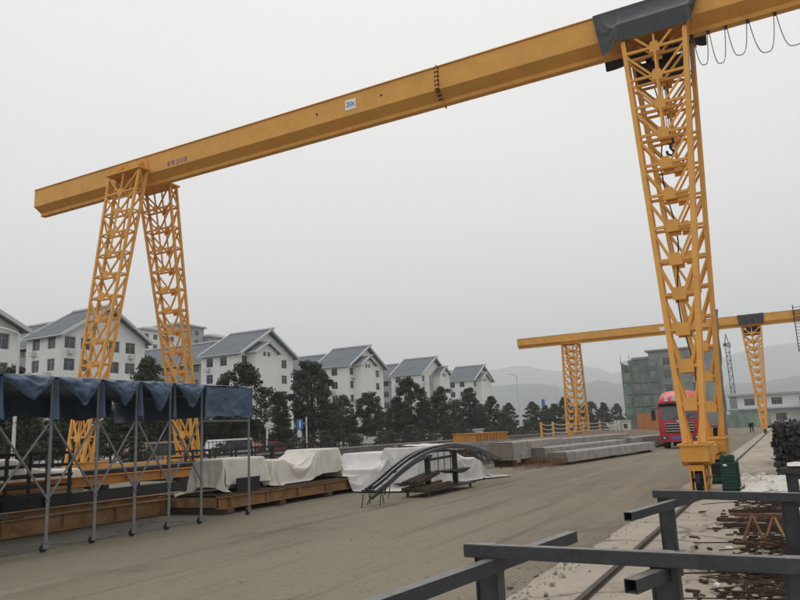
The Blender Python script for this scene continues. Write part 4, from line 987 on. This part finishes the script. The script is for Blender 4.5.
# ------------------------------------------------------------------ boundary wall, fence, street furniture
bw = thing('boundary_wall', (-30, 10, 0), 'low brown boundary wall with dark railings behind the sheeted loads', 'wall')
MB().box((-30.3, -10, 0), (-30.0, 140, .75)).build('wall', 'wall_brown', bw)
MB().box((-30.36, -10, .752), (-29.94, 140, .85)).build('coping', 'concrete', bw)
bars = MB()
y = 2.0
while y < 135: bars.bar((-30.15, y, .85), (-30.15, y, 1.75), .03); y += .32
tag(bars.build('railing_bars', 'dark_steel', bw), kind='stuff')
for z in (.98, 1.68): MB().bar((-30.15, 2, z), (-30.15, 135, z), .04).build('railing_rail', 'dark_steel', bw)

def lamp(px, topy, X, label, arm=1.6, h=None, r=.09, group='street lamps'):
    p = onx(px, topy, X); H = p.z
    root = thing('street_lamp', (X, p.y, 0), label, 'street lamp', group)
    MB().tube([(X, p.y, 0), (X, p.y, H * .6), (X, p.y, H - .5)], [r * 1.3, r, r * .8], 10).build('pole', 'white_metal', root)
    MB().tube([(X, p.y, H - .5)] + [(X - arm * (1 - math.cos(a)) * .5, p.y - arm * .8 * math.sin(a / 2), H - .5 + .5 * math.sin(a)) for a in [math.pi * k / 16 for k in range(1, 9)]], r * .7, 8).build('arm', 'white_metal', root)
    e = (X - arm * .5, p.y - arm * .8 * math.sin(math.pi / 4), H)
    MB().cbox((e[0] - .1, e[1] - .25, e[2] - .02), (.2, .6, .1)).build('lamp_head', 'white_metal', root)
lamp(20, 326, -40, 'white curved street lamp in front of the first white houses', 3.2)
lamp(516.5, 374, -38, 'thin tall street lamp standing in the gap between the tree rows', 1.6)
lamp(556, 384, -60, 'thin tall street lamp rising among the trees left of the distant crane', 1.6)
# short white camera post
p = onx(267, 422, -32.4); cp = thing('camera_post', (-32.4, p.y, 0), 'short white post with a round camera head beside the tent end', 'post')
MB().tube([(-32.4, p.y, 0), (-32.4, p.y, p.z)], .07, 10).build('post', 'white_metal', cp)
MB().tube([(-32.4, p.y + .05, p.z - .1), (-32.4, p.y + .55, p.z - .08)], .035, 8).tube([(-32.4, p.y + .55, p.z - .3), (-32.4, p.y + .55, p.z - .2), (-32.4, p.y + .55, p.z - .08)], [.06, .16, .14], 12).build('camera_head', 'white_metal', cp)
p = onx(299, 421, -32.6); sg = thing('blue_sign', (-32.6, p.y, 0), 'blue rectangular road sign above a small round one, on a white post', 'sign')
MB().tube([(-32.6, p.y + .95, 0), (-32.6, p.y + .95, p.z + .3)], .06, 10).build('post', 'white_metal', sg)
MB().box((-32.55, p.y - .35, p.z - .62), (-32.51, p.y + .35, p.z + .12)).build('sign_panel', 'blue_sign', sg)
MB().box((-32.508, p.y - .08, p.z - .5), (-32.505, p.y + .06, p.z + .0)).build('sign_mark', 'white_paint', sg)
MB().tube([(-32.55, p.y - .05, p.z - .95), (-32.52, p.y - .05, p.z - .95)], .3, 20).build('round_panel', 'white_metal', sg)
MB().bar((-32.58, p.y - .3, p.z - .2), (-32.58, p.y + .95, p.z - .2), .05).build('sign_arm', 'white_metal', sg)
MB().box((-32.56, p.y + .62, p.z - .35), (-32.53, p.y + .86, p.z - .05)).build('red_panel', 'car_red', sg)

def car(x, y, m, label, rz=0, van=False):
    root = thing('parked_car', (x, y, 0), label, 'car', 'cars along the street')
    h = 1.0 if not van else 1.25
    body = [(-2.2, .35), (-2.2, .85), (-1.25 if not van else -1.9, .95), (-.6 if not van else -1.4, 1.48 * h), (1.0 if not van else 1.9, 1.5 * h), (1.75 if not van else 2.15, 1.0), (2.2, .92), (2.2, .35)]
    mb = MB().prism([(c, d) for c, d in body], 0, -.85, .85); b = mb.build('body', m, root, local=True)
    bm = bmesh.new(); bm.from_mesh(b.data); bmesh.ops.bevel(bm, geom=bm.edges[:], offset=.09, segments=2, affect='EDGES'); bm.to_mesh(b.data); bm.free()
    a0, a1 = (-1.05, .95) if not van else (-1.6, 1.85)
    for s in (-1, 1):
        MB().prism([(a0, 1.0), (a0 + .45, 1.4 * h), (a1 - .1, 1.4 * h), (a1 + .45 if not van else a1, 1.0)], 0, s * .852, s * .87).build('side_window', 'windscreen', root, local=True)
        for yy in (-1.35, 1.35):
            wh = MB().tube([(s * .7, yy, .32), (s * .9, yy, .32)], .32, 16).build('wheel', 'rubber', root, local=True)
            MB().tube([(s * .895, yy, .32), (s * .91, yy, .32)], .19, 12).build('rim', 'chrome', wh, local=True)
        MB().cbox((s * .6, -2.2, .72), (.3, .06, .14)).build('headlight', 'white_metal', root, local=True)
    root.rotation_euler.z = rz
for (y, x, m, lab, v) in ((40.8, -36.5, 'car_white', 'white van parked on the street beyond the canopy end', True), (46.0, -37.2, 'car_red', 'dull red car on the street behind the camera post', False), (33.4, -36.2, 'pink', 'faded pink van seen between canopy poles under the skirt', True),
                         (64.5, -37.5, 'car_silver', 'silver car on the street behind the grey plastic heap', False), (71.0, -36.8, 'car_black', 'black car on the street between silver and white ones', False), (76.0, -37.0, 'car_white', 'white car on the street above the arched ribs', False), (85.5, -37.4, 'car_blue', 'blue car on the street behind the orange steel box', False), (92, -37.0, 'car_silver', 'silver van on the street beside the blue car', True)):
    car(x, y, m, lab, .03, v)

# ------------------------------------------------------------------ buildings at the far end
def net_building():
    Y = 165; root = thing('scaffolded_building', (-22, Y, 0), 'unfinished building wrapped in green scaffold netting', 'building')
    core = MB(); O = (-25.6, Y + 1.2, 0); holes = [(c, c + 1.5, z, z + 1.7) for z in (2.0, 5.0, 8.0, 11.0, 13.9) for c in (2.9, 8.6)]
    holed(core, O, (1, 0, 0), (0, -1, 0), 0, 13.4, 0, 17.2, holes)
    core.add([(-25.6, Y + 1.2, 0), (-25.6, Y + 16, 0), (-25.6, Y + 16, 17.2), (-25.6, Y + 1.2, 17.2)], [(0, 1, 2, 3)])
    core.add([(-25.6, Y + 1.2, 17.2), (-12.2, Y + 1.2, 17.2), (-12.2, Y + 16, 17.2), (-25.6, Y + 16, 17.2)], [(0, 1, 2, 3)])
    core.add([(-12.2, Y + 1.2, 0), (-12.2, Y + 16, 0), (-12.2, Y + 16, 17.2), (-12.2, Y + 1.2, 17.2)], [(0, 1, 2, 3)])
    core.build('wall', 'net2', root, recalc=False)
    for h in holes: window(root, O, (1, 0, 0), (0, -1, 0), h)
    MB().box((-26.2, Y + .6, 17.2), (-11.6, Y + 16.6, 17.55)).build('roof_slab', 'raw_concrete', root)
    MB().box((-30.5, Y + 3, 0), (-25.61, Y + 15, 15.8)).build('side_block', 'raw_concrete', root)
    MB().box((-29.6, Y + 2.4, 15.8), (-25.4, Y + 15.4, 16.3)).build('side_roof', 'raw_concrete', root)
    # netting hung on a scaffold of poles and ledgers: panels between standards, each storey lift slightly loose
    xs = [-31.4 + 1.9 * k for k in range(5)]; zs = [0, 2.6, 5.2, 7.8, 10.4, 13.0, 15.2]
    rr = random.Random(2)
    for x in xs: MB().tube([(x, Y - .2, 0), (x, Y - .2, 16.0 + rr.uniform(-.4, .8))], .06, 6).build('standard', 'galv', root)
    for z in zs[1:]: MB().tube([(xs[0] - .3, Y - .26, z), (xs[-1] + .3, Y - .26, z)], .05, 6).build('ledger', 'galv', root)
    for i, (a, b) in enumerate(zip(xs, xs[1:])):
        for j, (c, d) in enumerate(zip(zs, zs[1:])):
            if d > 14 and i < 1: continue
            bul = rr.uniform(.1, .5)
            MB().grid(lambda u, v: (a + (b - a) * u, Y - .1 + bul * math.sin(math.pi * u) * math.sin(math.pi * v) * (-1 if (i + j) % 3 else .6), c + .05 + (d - c - .1) * v - .25 * math.sin(math.pi * u) * (v > .9)), 5, 5).build('net_panel', 'net' if (i * 7 + j * 3) % 4 else 'net2', root, smooth=True)
    tb = MB()
    for k in range(17): tb.bar((-31.4 + k * .475, Y - .42, 0), (-31.4 + k * .475, Y - .42, 15.4 + .5 * rr.random()), .05)
    for k in range(12): tb.bar((-31.6, Y - .45, .65 + k * 1.3), (-23.6, Y - .45, .65 + k * 1.3), .05)
    for k in range(6): tb.bar((-31.4 + k * 1.3, Y - .48, 0 + (k % 3) * 5), (-30.1 + k * 1.3, Y - .48, 5.2 + (k % 3) * 5), .05)
    tag(tb.build('scaffold_tubes', 'galv', root), kind='stuff')
    for j, (c, d) in enumerate(zip(zs, zs[1:])):
        for k in range(4):
            y0 = Y + k * 3.2; MB().grid(lambda u, v: (-31.5 - rr.uniform(0, .02) - .25 * math.sin(math.pi * u), y0 + 3.1 * u, c + .05 + (d - c - .1) * v), 4, 4).build('net_panel', 'net', root, smooth=True)
net_building()
hb = thing('orange_hoarding', (-19, 120, 0), 'orange corrugated hoarding left of the red truck', 'hoarding')
for k in range(7): MB().box((-21.2 + k * 1.0, 120, 0), (-20.22 + k * 1.0, 120.06 + .03 * (k % 2), 3.1)).build('panel', 'orange_panel', hb)
for k in range(4): MB().bar((-21.2 + k * 2.3, 120.15, 0), (-21.2 + k * 2.3, 120.15, 3.15), .1).build('post', 'galv', hb)
cb = thing('site_cabin', (-20.7, 105, 0), 'small cream site cabin beside the yellow railing', 'cabin')
MB().box((-21.4, 105, .1), (-19.9, 107, 2.0)).build('wall', 'cream', cb); MB().box((-21.55, 104.85, 2.0), (-19.75, 107.15, 2.12)).build('roof', 'trim', cb)
MB().box((-21.3, 104.97, .15), (-20.7, 104.995, 1.8)).build('door', 'grey_wall', cb); MB().box((-20.5, 104.97, 1.0), (-20.0, 104.995, 1.6)).build('window', 'glass', cb)
MB().box((-21.5, 104.9, 0), (-19.8, 107.1, .098)).build('base', 'concrete', cb)

def office():
    Y = 150; root = thing('low_building', (0, Y, 0), 'low white building with long eaves and dark windows behind the far crane leg', 'building')
    w_ = MB(); O = (-7.9, Y, 0); hs = [(1.2 + 4.6 * k, 3.0 + 4.6 * k, 3.9, 5.2) for k in range(6)] + [(1.6 + 4.6 * k, 3.4 + 4.6 * k, .9, 2.3) for k in range(6)]
    holed(w_, O, (1, 0, 0), (0, -1, 0), 0, 32, 0, 5.7, hs); w_.add([(-7.9, Y, 0), (-7.9, Y + 10, 0), (-7.9, Y + 10, 5.7), (-7.9, Y, 5.7)], [(0, 1, 2, 3)]); w_.add([(24.1, Y, 0), (24.1, Y + 10, 0), (24.1, Y + 10, 5.7), (24.1, Y, 5.7)], [(0, 1, 2, 3)])
    w_.build('wall', 'white_wall', root, recalc=False)
    for h in hs: window(root, O, (1, 0, 0), (0, -1, 0), h)
    MB().box((-9.4, Y - 1.0, 5.7), (26, Y + 11, 6.0)).build('eaves', 'grey_wall', root); MB().box((-9.4, Y - 1.05, 6.0), (26, Y + 11, 6.25)).build('roof_edge', 'trim', root)
    MB().box((-9.6, Y - 2.5, 3.05), (3, Y - .02, 3.22)).build('canopy', 'blue_trim', root); MB().box((-9.7, Y - 2.56, 3.24), (3, Y - 2.0, 3.42)).build('canopy_fascia', 'trim', root)
    for x in (-9.2, -5.2, -1.2, 2.6): MB().bar((x, Y - 2.3, 0), (x, Y - 2.3, 3.05), .15).build('canopy_post', 'galv', root)
    MB().box((3.2, Y - 4, 0), (20, Y - .03, 5.0)).build('annex', 'cream', root)
    for x in (4.6, 7.4): MB().box((x, Y - 4.03, 4.3), (x + 1.6, Y - 4.002, 4.7)).build('annex_window', 'glass', root)
    MB().box((4.4, Y - 4.03, .6), (9.6, Y - 4.002, 2.4)).build('annex_window', 'glass', root)
office()
gs = thing('green_netting_fence', (-7, 140, 0), 'green netted fence in front of the low white building', 'fence')
for k in range(6): MB().grid(lambda u, v: (-10.5 + k * 1.35 + 1.3 * u, 140 + .12 * math.sin(u * 3.1 + k), .05 + 2.3 * v - .1 * math.sin(u * 3.14) * v), 5, 4).build('net_panel', 'net', gs, smooth=True)
for k in range(7): MB().bar((-10.55 + k * 1.35, 140.16, 0), (-10.55 + k * 1.35, 140.16, 2.5), .07).build('post', 'galv', gs)
def mast():
    Y = 260; a = ony(725.5, 334, Y); X = a.x; H = a.z
    root = thing('tower_crane_mast', (X, Y, 0), 'thin dark lattice tower crane mast beyond the large crane leg', 'tower crane')
    m = MB()
    for sx in (-.6, .6):
        for sy in (-.6, .6): m.bar((X + sx, Y + sy, 0), (X + sx, Y + sy, H - 4), .16)
    for k in range(int((H - 4) / 1.3)):
        z = k * 1.3; s = 1 if k % 2 else -1
        for yy in (-.6, .6): m.bar((X - .6 * s, Y + yy, z), (X + .6 * s, Y + yy, z + 1.3), .09); m.bar((X - .6, Y + yy, z), (X + .6, Y + yy, z), .09)
        for xx in (-.6, .6): m.bar((X + xx, Y - .6 * s, z), (X + xx, Y + .6 * s, z + 1.3), .09)
    m.build('mast', 'dark_steel', root)
    MB().box((X - 1.1, Y - 1.1, H - 4), (X + 1.1, Y + 1.1, H - 3.2)).build('slewing_ring', 'dark_steel', root)
    MB().box((X - .1, Y - 1.9, H - 4.8), (X + 1.2, Y - .9, H - 3.1)).build('cab', 'grey_wall', root)
    t = MB()
    for sx in (-.6, .6):
        for sy in (-.6, .6): t.bar((X + sx, Y + sy, H - 3.2), (X, Y, H), .14)
    t.build('apex', 'dark_steel', root)
    MB().box((X - 1.4, Y - 1.4, 0), (X + 1.4, Y + 1.4, 9)).build('climbing_cage', 'net2', root)
mast()
bb = thing('blue_billboard', (-48, 150, 0), 'small blue billboard on a post among the far trees', 'billboard')
p = onx(543.5, 403, -46); MB().box((-46.1, p.y - 1.1, p.z - .8), (-46.0, p.y + 1.1, p.z + .8)).build('panel', 'blue_sign', bb)
MB().bar((-46.15, p.y, 0), (-46.15, p.y, p.z), .2).build('post', 'galv', bb)

# ------------------------------------------------------------------ foreground trestles
def trestle(y, x0, x1, posts, arms, label, tilt=0.0, z=.80):
    root = thing('steel_trestle', ((x0 + x1) / 2, y, 0), label, 'trestle', 'black box-section trestles along the rail')
    def yy(x): return y + tilt * (x - x0)
    def bevelled(mb, nm, par=root):
        o = mb.build(nm, 'black_steel', par); bm = bmesh.new(); bm.from_mesh(o.data); bmesh.ops.bevel(bm, geom=bm.edges[:], offset=.006, segments=2, affect='EDGES'); bm.to_mesh(o.data); bm.free(); return o
    bevelled(MB().bar((x0, yy(x0), z - .05), (x1, yy(x1), z - .05), .10, .10), 'top_bar')
    for x in posts:
        po = bevelled(MB().bar((x + .0, yy(x) + .085, 0), (x, yy(x) + .085, z - .005), .17, .06, (0, 1, 0)), 'post')
        for s in (-1, 1): bevelled(MB().box((x + s * .085 - .008, yy(x) + .03 - .13 * 0, 0), (x + s * .085 + .008, yy(x) + .2, z - .02)), 'post_flange', po)
        MB().prism([(yy(x) + .116, z - .11), (yy(x) + .36, z - .11), (yy(x) + .116, z - .42)], 0, x - .075, x - .062).build('gusset_plate', 'black_steel', po)
        MB().prism([(yy(x) + .116, z - .11), (yy(x) + .36, z - .11), (yy(x) + .116, z - .42)], 0, x + .062, x + .075).build('gusset_plate', 'black_steel', po)
        MB().box((x - .16, yy(x) - .08, .0), (x + .16, yy(x) + .25, .012)).build('foot_plate', 'black_steel', po)
    for (xa, ya, xb, yb, za, s) in arms:
        a, b = Vector((xa, ya, za)), Vector((xb, yb, za)); d = (b - a).normalized(); n_ = Vector((-d.y, d.x, 0)); h = s / 2; t = .006; m = MB()
        for (o1, o2, p1, p2) in ((-h, h, h - t, h), (-h, h, -h, -h + t), (-h, -h + t, -h + t, h - t), (h - t, h, -h + t, h - t)):   # hollow tube walls
            q = [n_ * u + Vector((0, 0, v)) for u, v in ((o1, p1), (o2, p1), (o2, p2), (o1, p2))]
            m.add([a + k for k in q] + [b + k for k in q], [(0, 1, 2, 3), (7, 6, 5, 4), (0, 4, 5, 1), (1, 5, 6, 2), (2, 6, 7, 3), (3, 7, 4, 0)])
        m.build('arm', 'black_steel', root)
trestle(5.52, -2.42, .55, (-2.27, -.90, -.06), [(-2.405, 3.9, -1.965, 7.05, .648, .10), (-1.04, 5.02, -.84, 5.72, .645, .09)], 'black box-section trestle with a long arm crossing it, its bar over the rail', tilt=-.045)
trestle(10.25, -1.70, 1.2, (-1.57, -.10), [(-1.735, 8.6, -1.18, 11.2, .65, .095)], 'black box-section trestle with one short arm, set in front of the crane carriage', tilt=-.26)
trestle(14.5, -.22, 2.4, (-.05, 1.8), [], 'black box-section trestle carrying rusty timbers near the dark scrap heap', tilt=-.2)
for i, (x, m, z, h) in enumerate(((.28, 'rust', .0, .75), (.62, 'timber_dark', .0, .7))):
    tag(MB().cbox((x, 14.9 + .1 * i, h / 2), (.34, .3, h), .1).build('packing_block', m), 'rusty upright packing block under the trestle by the scrap heap', 'block', 'packing blocks under the trestle')
tag(MB().cbox((.02, 10.6, .27), (.10, .14, .54), .1, .12).build('timber_post', 'timber'), 'pale sawn timber stub standing beside the trestle foot', 'timber')

# ------------------------------------------------------------------ scrap and litter on the right strip
def heap(x0, x1, y0, y1, h, seed, label):
    root = thing('scrap_heap', ((x0 + x1) / 2, y0, 0), label, 'scrap heap')
    MB().grid(lambda u, v: (x0 + (x1 - x0) * u, y0 + (y1 - y0) * v, max(-.0, h * (min(1, u * 6, (1 - u) * 6) * min(1, v * 6, (1 - v) * 6)) ** .7 * (.8 + .35 * fbm(u * 4, v * 8, seed)))), 40, 60).build('core', 'dark_steel', root)
    rr = random.Random(seed); d = MB()
    for i in range(900):
        x, y = rr.uniform(x0 - .08, x1), rr.uniform(y0, y1); z = rr.uniform(.1, h * 1.0)
        if rr.random() < .5: x = x0 + rr.uniform(-.12, .1)
        if rr.random() < .35: y = y0 + rr.uniform(-.1, .2)
        s = rr.uniform(.03, .11); c = (x, y, z)
        if rr.random() < .5: d.cbox(c, (s * rr.uniform(.5, 2), s * rr.uniform(.5, 3), s), rr.uniform(0, 3), rr.uniform(-1, 1), rr.uniform(-1, 1))
        elif rr.random() < .6:
            v = Vector((rr.gauss(0, 1), rr.gauss(0, 1), rr.gauss(0, .6))).normalized() * rr.uniform(.08, .22); d.tube([Vector(c) - v, Vector(c) + v], rr.uniform(.012, .035), 6)
        else: d.tube([(x - .03, y, z), (x + .03, y, z)], rr.uniform(.05, .13), 12)
    tag(d.build('scrap_pieces', 'scrap', root), kind='stuff')
heap(-.22, 1.6, 22.2, 27.0, 1.5, 9, 'big heap of black scrap machine parts beside the concrete strip')
heap(-.30, 1.4, 28.0, 32.0, 1.2, 10, 'lower heap of black scrap machine parts behind the big heap')
# white plastic sheeting crumpled on the ground
def crumple(x0, x1, y0, y1, h, seed, m, label):
    def fn(u, v):
        r = math.hypot(u - .5, v - .5) * 2; e = max(0, 1 - r ** 2.2); w_ = .18 * fbm(u * 3, v * 3, seed)
        return (x0 + (x1 - x0) * (u + w_), y0 + (y1 - y0) * (v + w_ * .8), .008 + max(0, e * h * (.5 + .9 * (1 - 2 * abs(fbm(u * 4.5, v * 4.5, seed, 4))))))
    return tag(MB().grid(fn, 60, 60).build('plastic_sheet', m, smooth=False), label, 'plastic sheet')
crumple(-1.5, .4, 17.6, 21.8, .22, 3, 'white_sheet', 'crumpled white plastic sheet on the concrete before the scrap heap')
crumple(-1.45, -.75, 19.8, 25.0, .10, 6, 'white_sheet', 'thin strip of white plastic sheet trailing beside the rail')
tag(MB().grid(lambda u, v: (-.1 + 2.2 * u, 14.35 + .9 * v - .2 * u * 2.2, .815 + .05 * max(0, fbm(u * 6, v * 5, 4)) + .02), 30, 14).build('plastic_sheet', 'white_sheet'), 'white plastic sheet laid along the top bar of the far trestle', 'plastic sheet')
# rusty lattice frame and rebar tangle
rf = thing('rusty_frame', (-.3, 11.0, 0), 'small rusty lattice frame lying among rebar by the trestle foot', 'steel frame')
rr = random.Random(17)
for zz, dy in ((.05, 0), (.36, .45)): MB().bar((-.82, 10.9 + dy, zz), (.75, 10.7 + dy, zz), .045).build('chord', 'rust', rf)
for k in range(6):
    x = -.72 + k * .26
    MB().bar((x, 10.9, .07), (x + .13, 11.3, .36), .03).build('lacing_bar', 'rust', rf); MB().bar((x + .26, 10.88, .07), (x + .13, 11.3, .36), .03).build('lacing_bar', 'ochre' if k % 2 else 'rust', rf)
def tangle(x0, x1, y0, y1, n, h, seed, label, L=(.5, 1.6), along=.0):
    rr = random.Random(seed); m = MB()
    for i in range(n):
        x, y, z = rr.uniform(x0, x1), rr.uniform(y0, y1), .015 + h * rr.random() ** 2; a = along + rr.gauss(0, 1.0); l = rr.uniform(*L) / 2
        dx, dy = math.cos(a) * l, math.sin(a) * l; k = rr.uniform(-.12, .12); dz = rr.uniform(-.03, .06)
        m.tube([(x - dx, y - dy, max(.012, z)), (x - dx * .3 + k, y + k - dy * .3, max(.012, z + dz)), (x + dx, y + dy, max(.012, z + rr.uniform(-.02, .08)))], rr.uniform(.005, .010), 5)
        for _ in range(4): m.cbox((x + rr.gauss(0, .3), y + rr.gauss(0, .3), .015), (rr.uniform(.02, .14), rr.uniform(.02, .06), rr.uniform(.01, .04)), rr.uniform(0, 3), rr.uniform(-.2, .2))
    return tag(m.build('scrap_rebar', 'rust_dark'), label, 'scrap', kind='stuff')
tangle(-.75, 1.3, 7.4, 9.4, 120, .16, 21, 'tangle of rusty rebar and offcuts heaped under the nearest trestle bar')
tangle(-.75, 1.2, 9.8, 12.6, 100, .2, 22, 'tangle of rusty rebar behind the nearest trestle bar')
tangle(-.9, .9, 13.2, 17.5, 90, .15, 23, 'brown rebar litter between the trestles and the white sheet')
for i, (x, y, l, a) in enumerate(((-.55, 14.6, 1.2, .05), (-.5, 13.4, 1.5, -.08), (-.45, 12.7, 1.3, .03), (-.3, 12.2, 1.1, .1))):
    tag(MB().bar((x - l / 2, y, .04), (x + l / 2, y + a * l, .05), .05, .06).build('steel_offcut', 'rust_dark'), 'rusty steel offcut lying across the concrete beside the rail', 'offcut', 'rusty offcuts on the concrete')
# stones and small white rubble
rr = random.Random(40)
stm = []
for k in range(5):
    bm = bmesh.new(); bmesh.ops.create_icosphere(bm, subdivisions=1, radius=1)
    for v in bm.verts: v.co *= rr.uniform(.6, 1.15)
    me = bpy.data.meshes.new('rubble_stone'); bm.to_mesh(me); bm.free(); me.materials.append(M['stone' if k < 3 else 'white_wall']); stm.append(me)
for i in range(26):
    o = bpy.data.objects.new('rubble_stone', stm[i % 5]); col.objects.link(o)
    x, y = (rr.uniform(-.9, .4), rr.uniform(7.5, 12.5)) if i % 5 > 2 else (rr.uniform(-2.9, -2.2), rr.uniform(7, 10.5)); s = rr.uniform(.018, .045)
    o.location = (x, y, s * .5); o.scale = (s * 1.3, s, s * .8); o.rotation_euler.z = rr.uniform(0, 6)
    tag(o, 'small pale lump of rubble among the rusty rebar' if i % 5 > 2 else 'small grey stone at the broken edge of the concrete strip', 'stone', 'white rubble lumps' if i % 5 > 2 else 'stones at the pad edge')
gv = MB()
for i in range(2600):
    if i < 1500: y = rr.uniform(3.5, 26); x = -2.72 + rr.gauss(0, .16)
    else: x = rr.uniform(-9, 1); y = rr.uniform(4, 22)
    s = rr.uniform(.004, .012) if i % 9 else rr.uniform(.012, .022)
    gv.add([(x - s, y - s, 0), (x + s, y - s * .7, 0), (x + s * .8, y + s, 0), (x - s * .9, y + s * .8, 0), (x + s * .1, y, s * 1.1)], [(0, 1, 4), (1, 2, 4), (2, 3, 4), (3, 0, 4)])
tag(gv.build('gravel', 'stone'), 'loose grit and gravel scattered over the yard', 'gravel', kind='stuff')

# ------------------------------------------------------------------ a worker stooping far down the rail
def person():
    x, y = -3.6, 89.5; root = thing('person', (x, y, 0), 'person in dark work clothes stooping beside the rail far down the yard', 'person')
    me = bpy.data.meshes.new('body')
    J = [(0, 0, .78), (-.02, -.12, .98), (-.02, -.34, 1.12), (-.02, -.46, 1.13), (-.02, -.58, 1.14), (-.1, .02, .74), (-.12, -.1, .42), (-.12, .02, .08), (-.12, -.14, .04), (.1, .02, .74), (.14, -.06, .42), (.14, .1, .08), (.14, -.05, .04),
         (-.2, -.34, 1.08), (-.24, -.42, .82), (-.18, -.56, .62), (.2, -.34, 1.08), (.24, -.42, .82), (.16, -.58, .62)]
    Ed = [(0, 1), (1, 2), (2, 3), (3, 4), (0, 5), (5, 6), (6, 7), (7, 8), (0, 9), (9, 10), (10, 11), (11, 12), (2, 13), (13, 14), (14, 15), (2, 16), (16, 17), (17, 18)]
    rad = [.15, .16, .16, .06, .10, .1, .075, .05, .04, .1, .075, .05, .04, .07, .05, .035, .07, .05, .035]
    me.from_pydata(J, Ed, []); o = bpy.data.objects.new('body', me); col.objects.link(o); o.parent = root
    sm = o.modifiers.new('skin', 'SKIN')
    for v, r in zip(me.skin_vertices[0].data, rad): v.radius = (r, r)
    me.skin_vertices[0].data[0].use_root = True
    o.modifiers.new('sub', 'SUBSURF').levels = 1; me.materials.append(M['cloth_dark'])
    h = MB(); h.tube([(-.02, -.52, 1.10), (-.02, -.56, 1.13), (-.02, -.62, 1.15), (-.02, -.70, 1.16), (-.02, -.74, 1.16)], [.05, .09, .105, .09, .04], 12).build('head', 'skin', root, local=True, smooth=True)
    MB().grid(lambda u, v: (-.02 + .115 * math.cos(u * 6.283) * math.sin(v * 1.5), -.62 + .125 * math.sin(u * 6.283) * math.sin(v * 1.5), 1.16 + .115 * math.cos(v * 1.5)), 12, 6).build('hair', 'dark_steel', root, local=True, smooth=True)
person()

# ------------------------------------------------------------------ hazy air
hz = MB().box((-8800, -300, -1.0), (8800, 8800, 1000)).build('haze', 'ac')
hz.data.materials.clear(); hm = bpy.data.materials.new('haze_air'); hm.use_nodes = True; n = hm.node_tree.nodes; n.clear()
ho_ = n.new('ShaderNodeOutputMaterial'); pv = n.new('ShaderNodeVolumePrincipled'); pv.inputs['Color'].default_value = (.94, .965, .99, 1); pv.inputs['Density'].default_value = .00036; pv.inputs['Anisotropy'].default_value = .2
hm.node_tree.links.new(pv.outputs[0], ho_.inputs['Volume']); hz.data.materials.append(hm); tag(hz, kind='stuff')
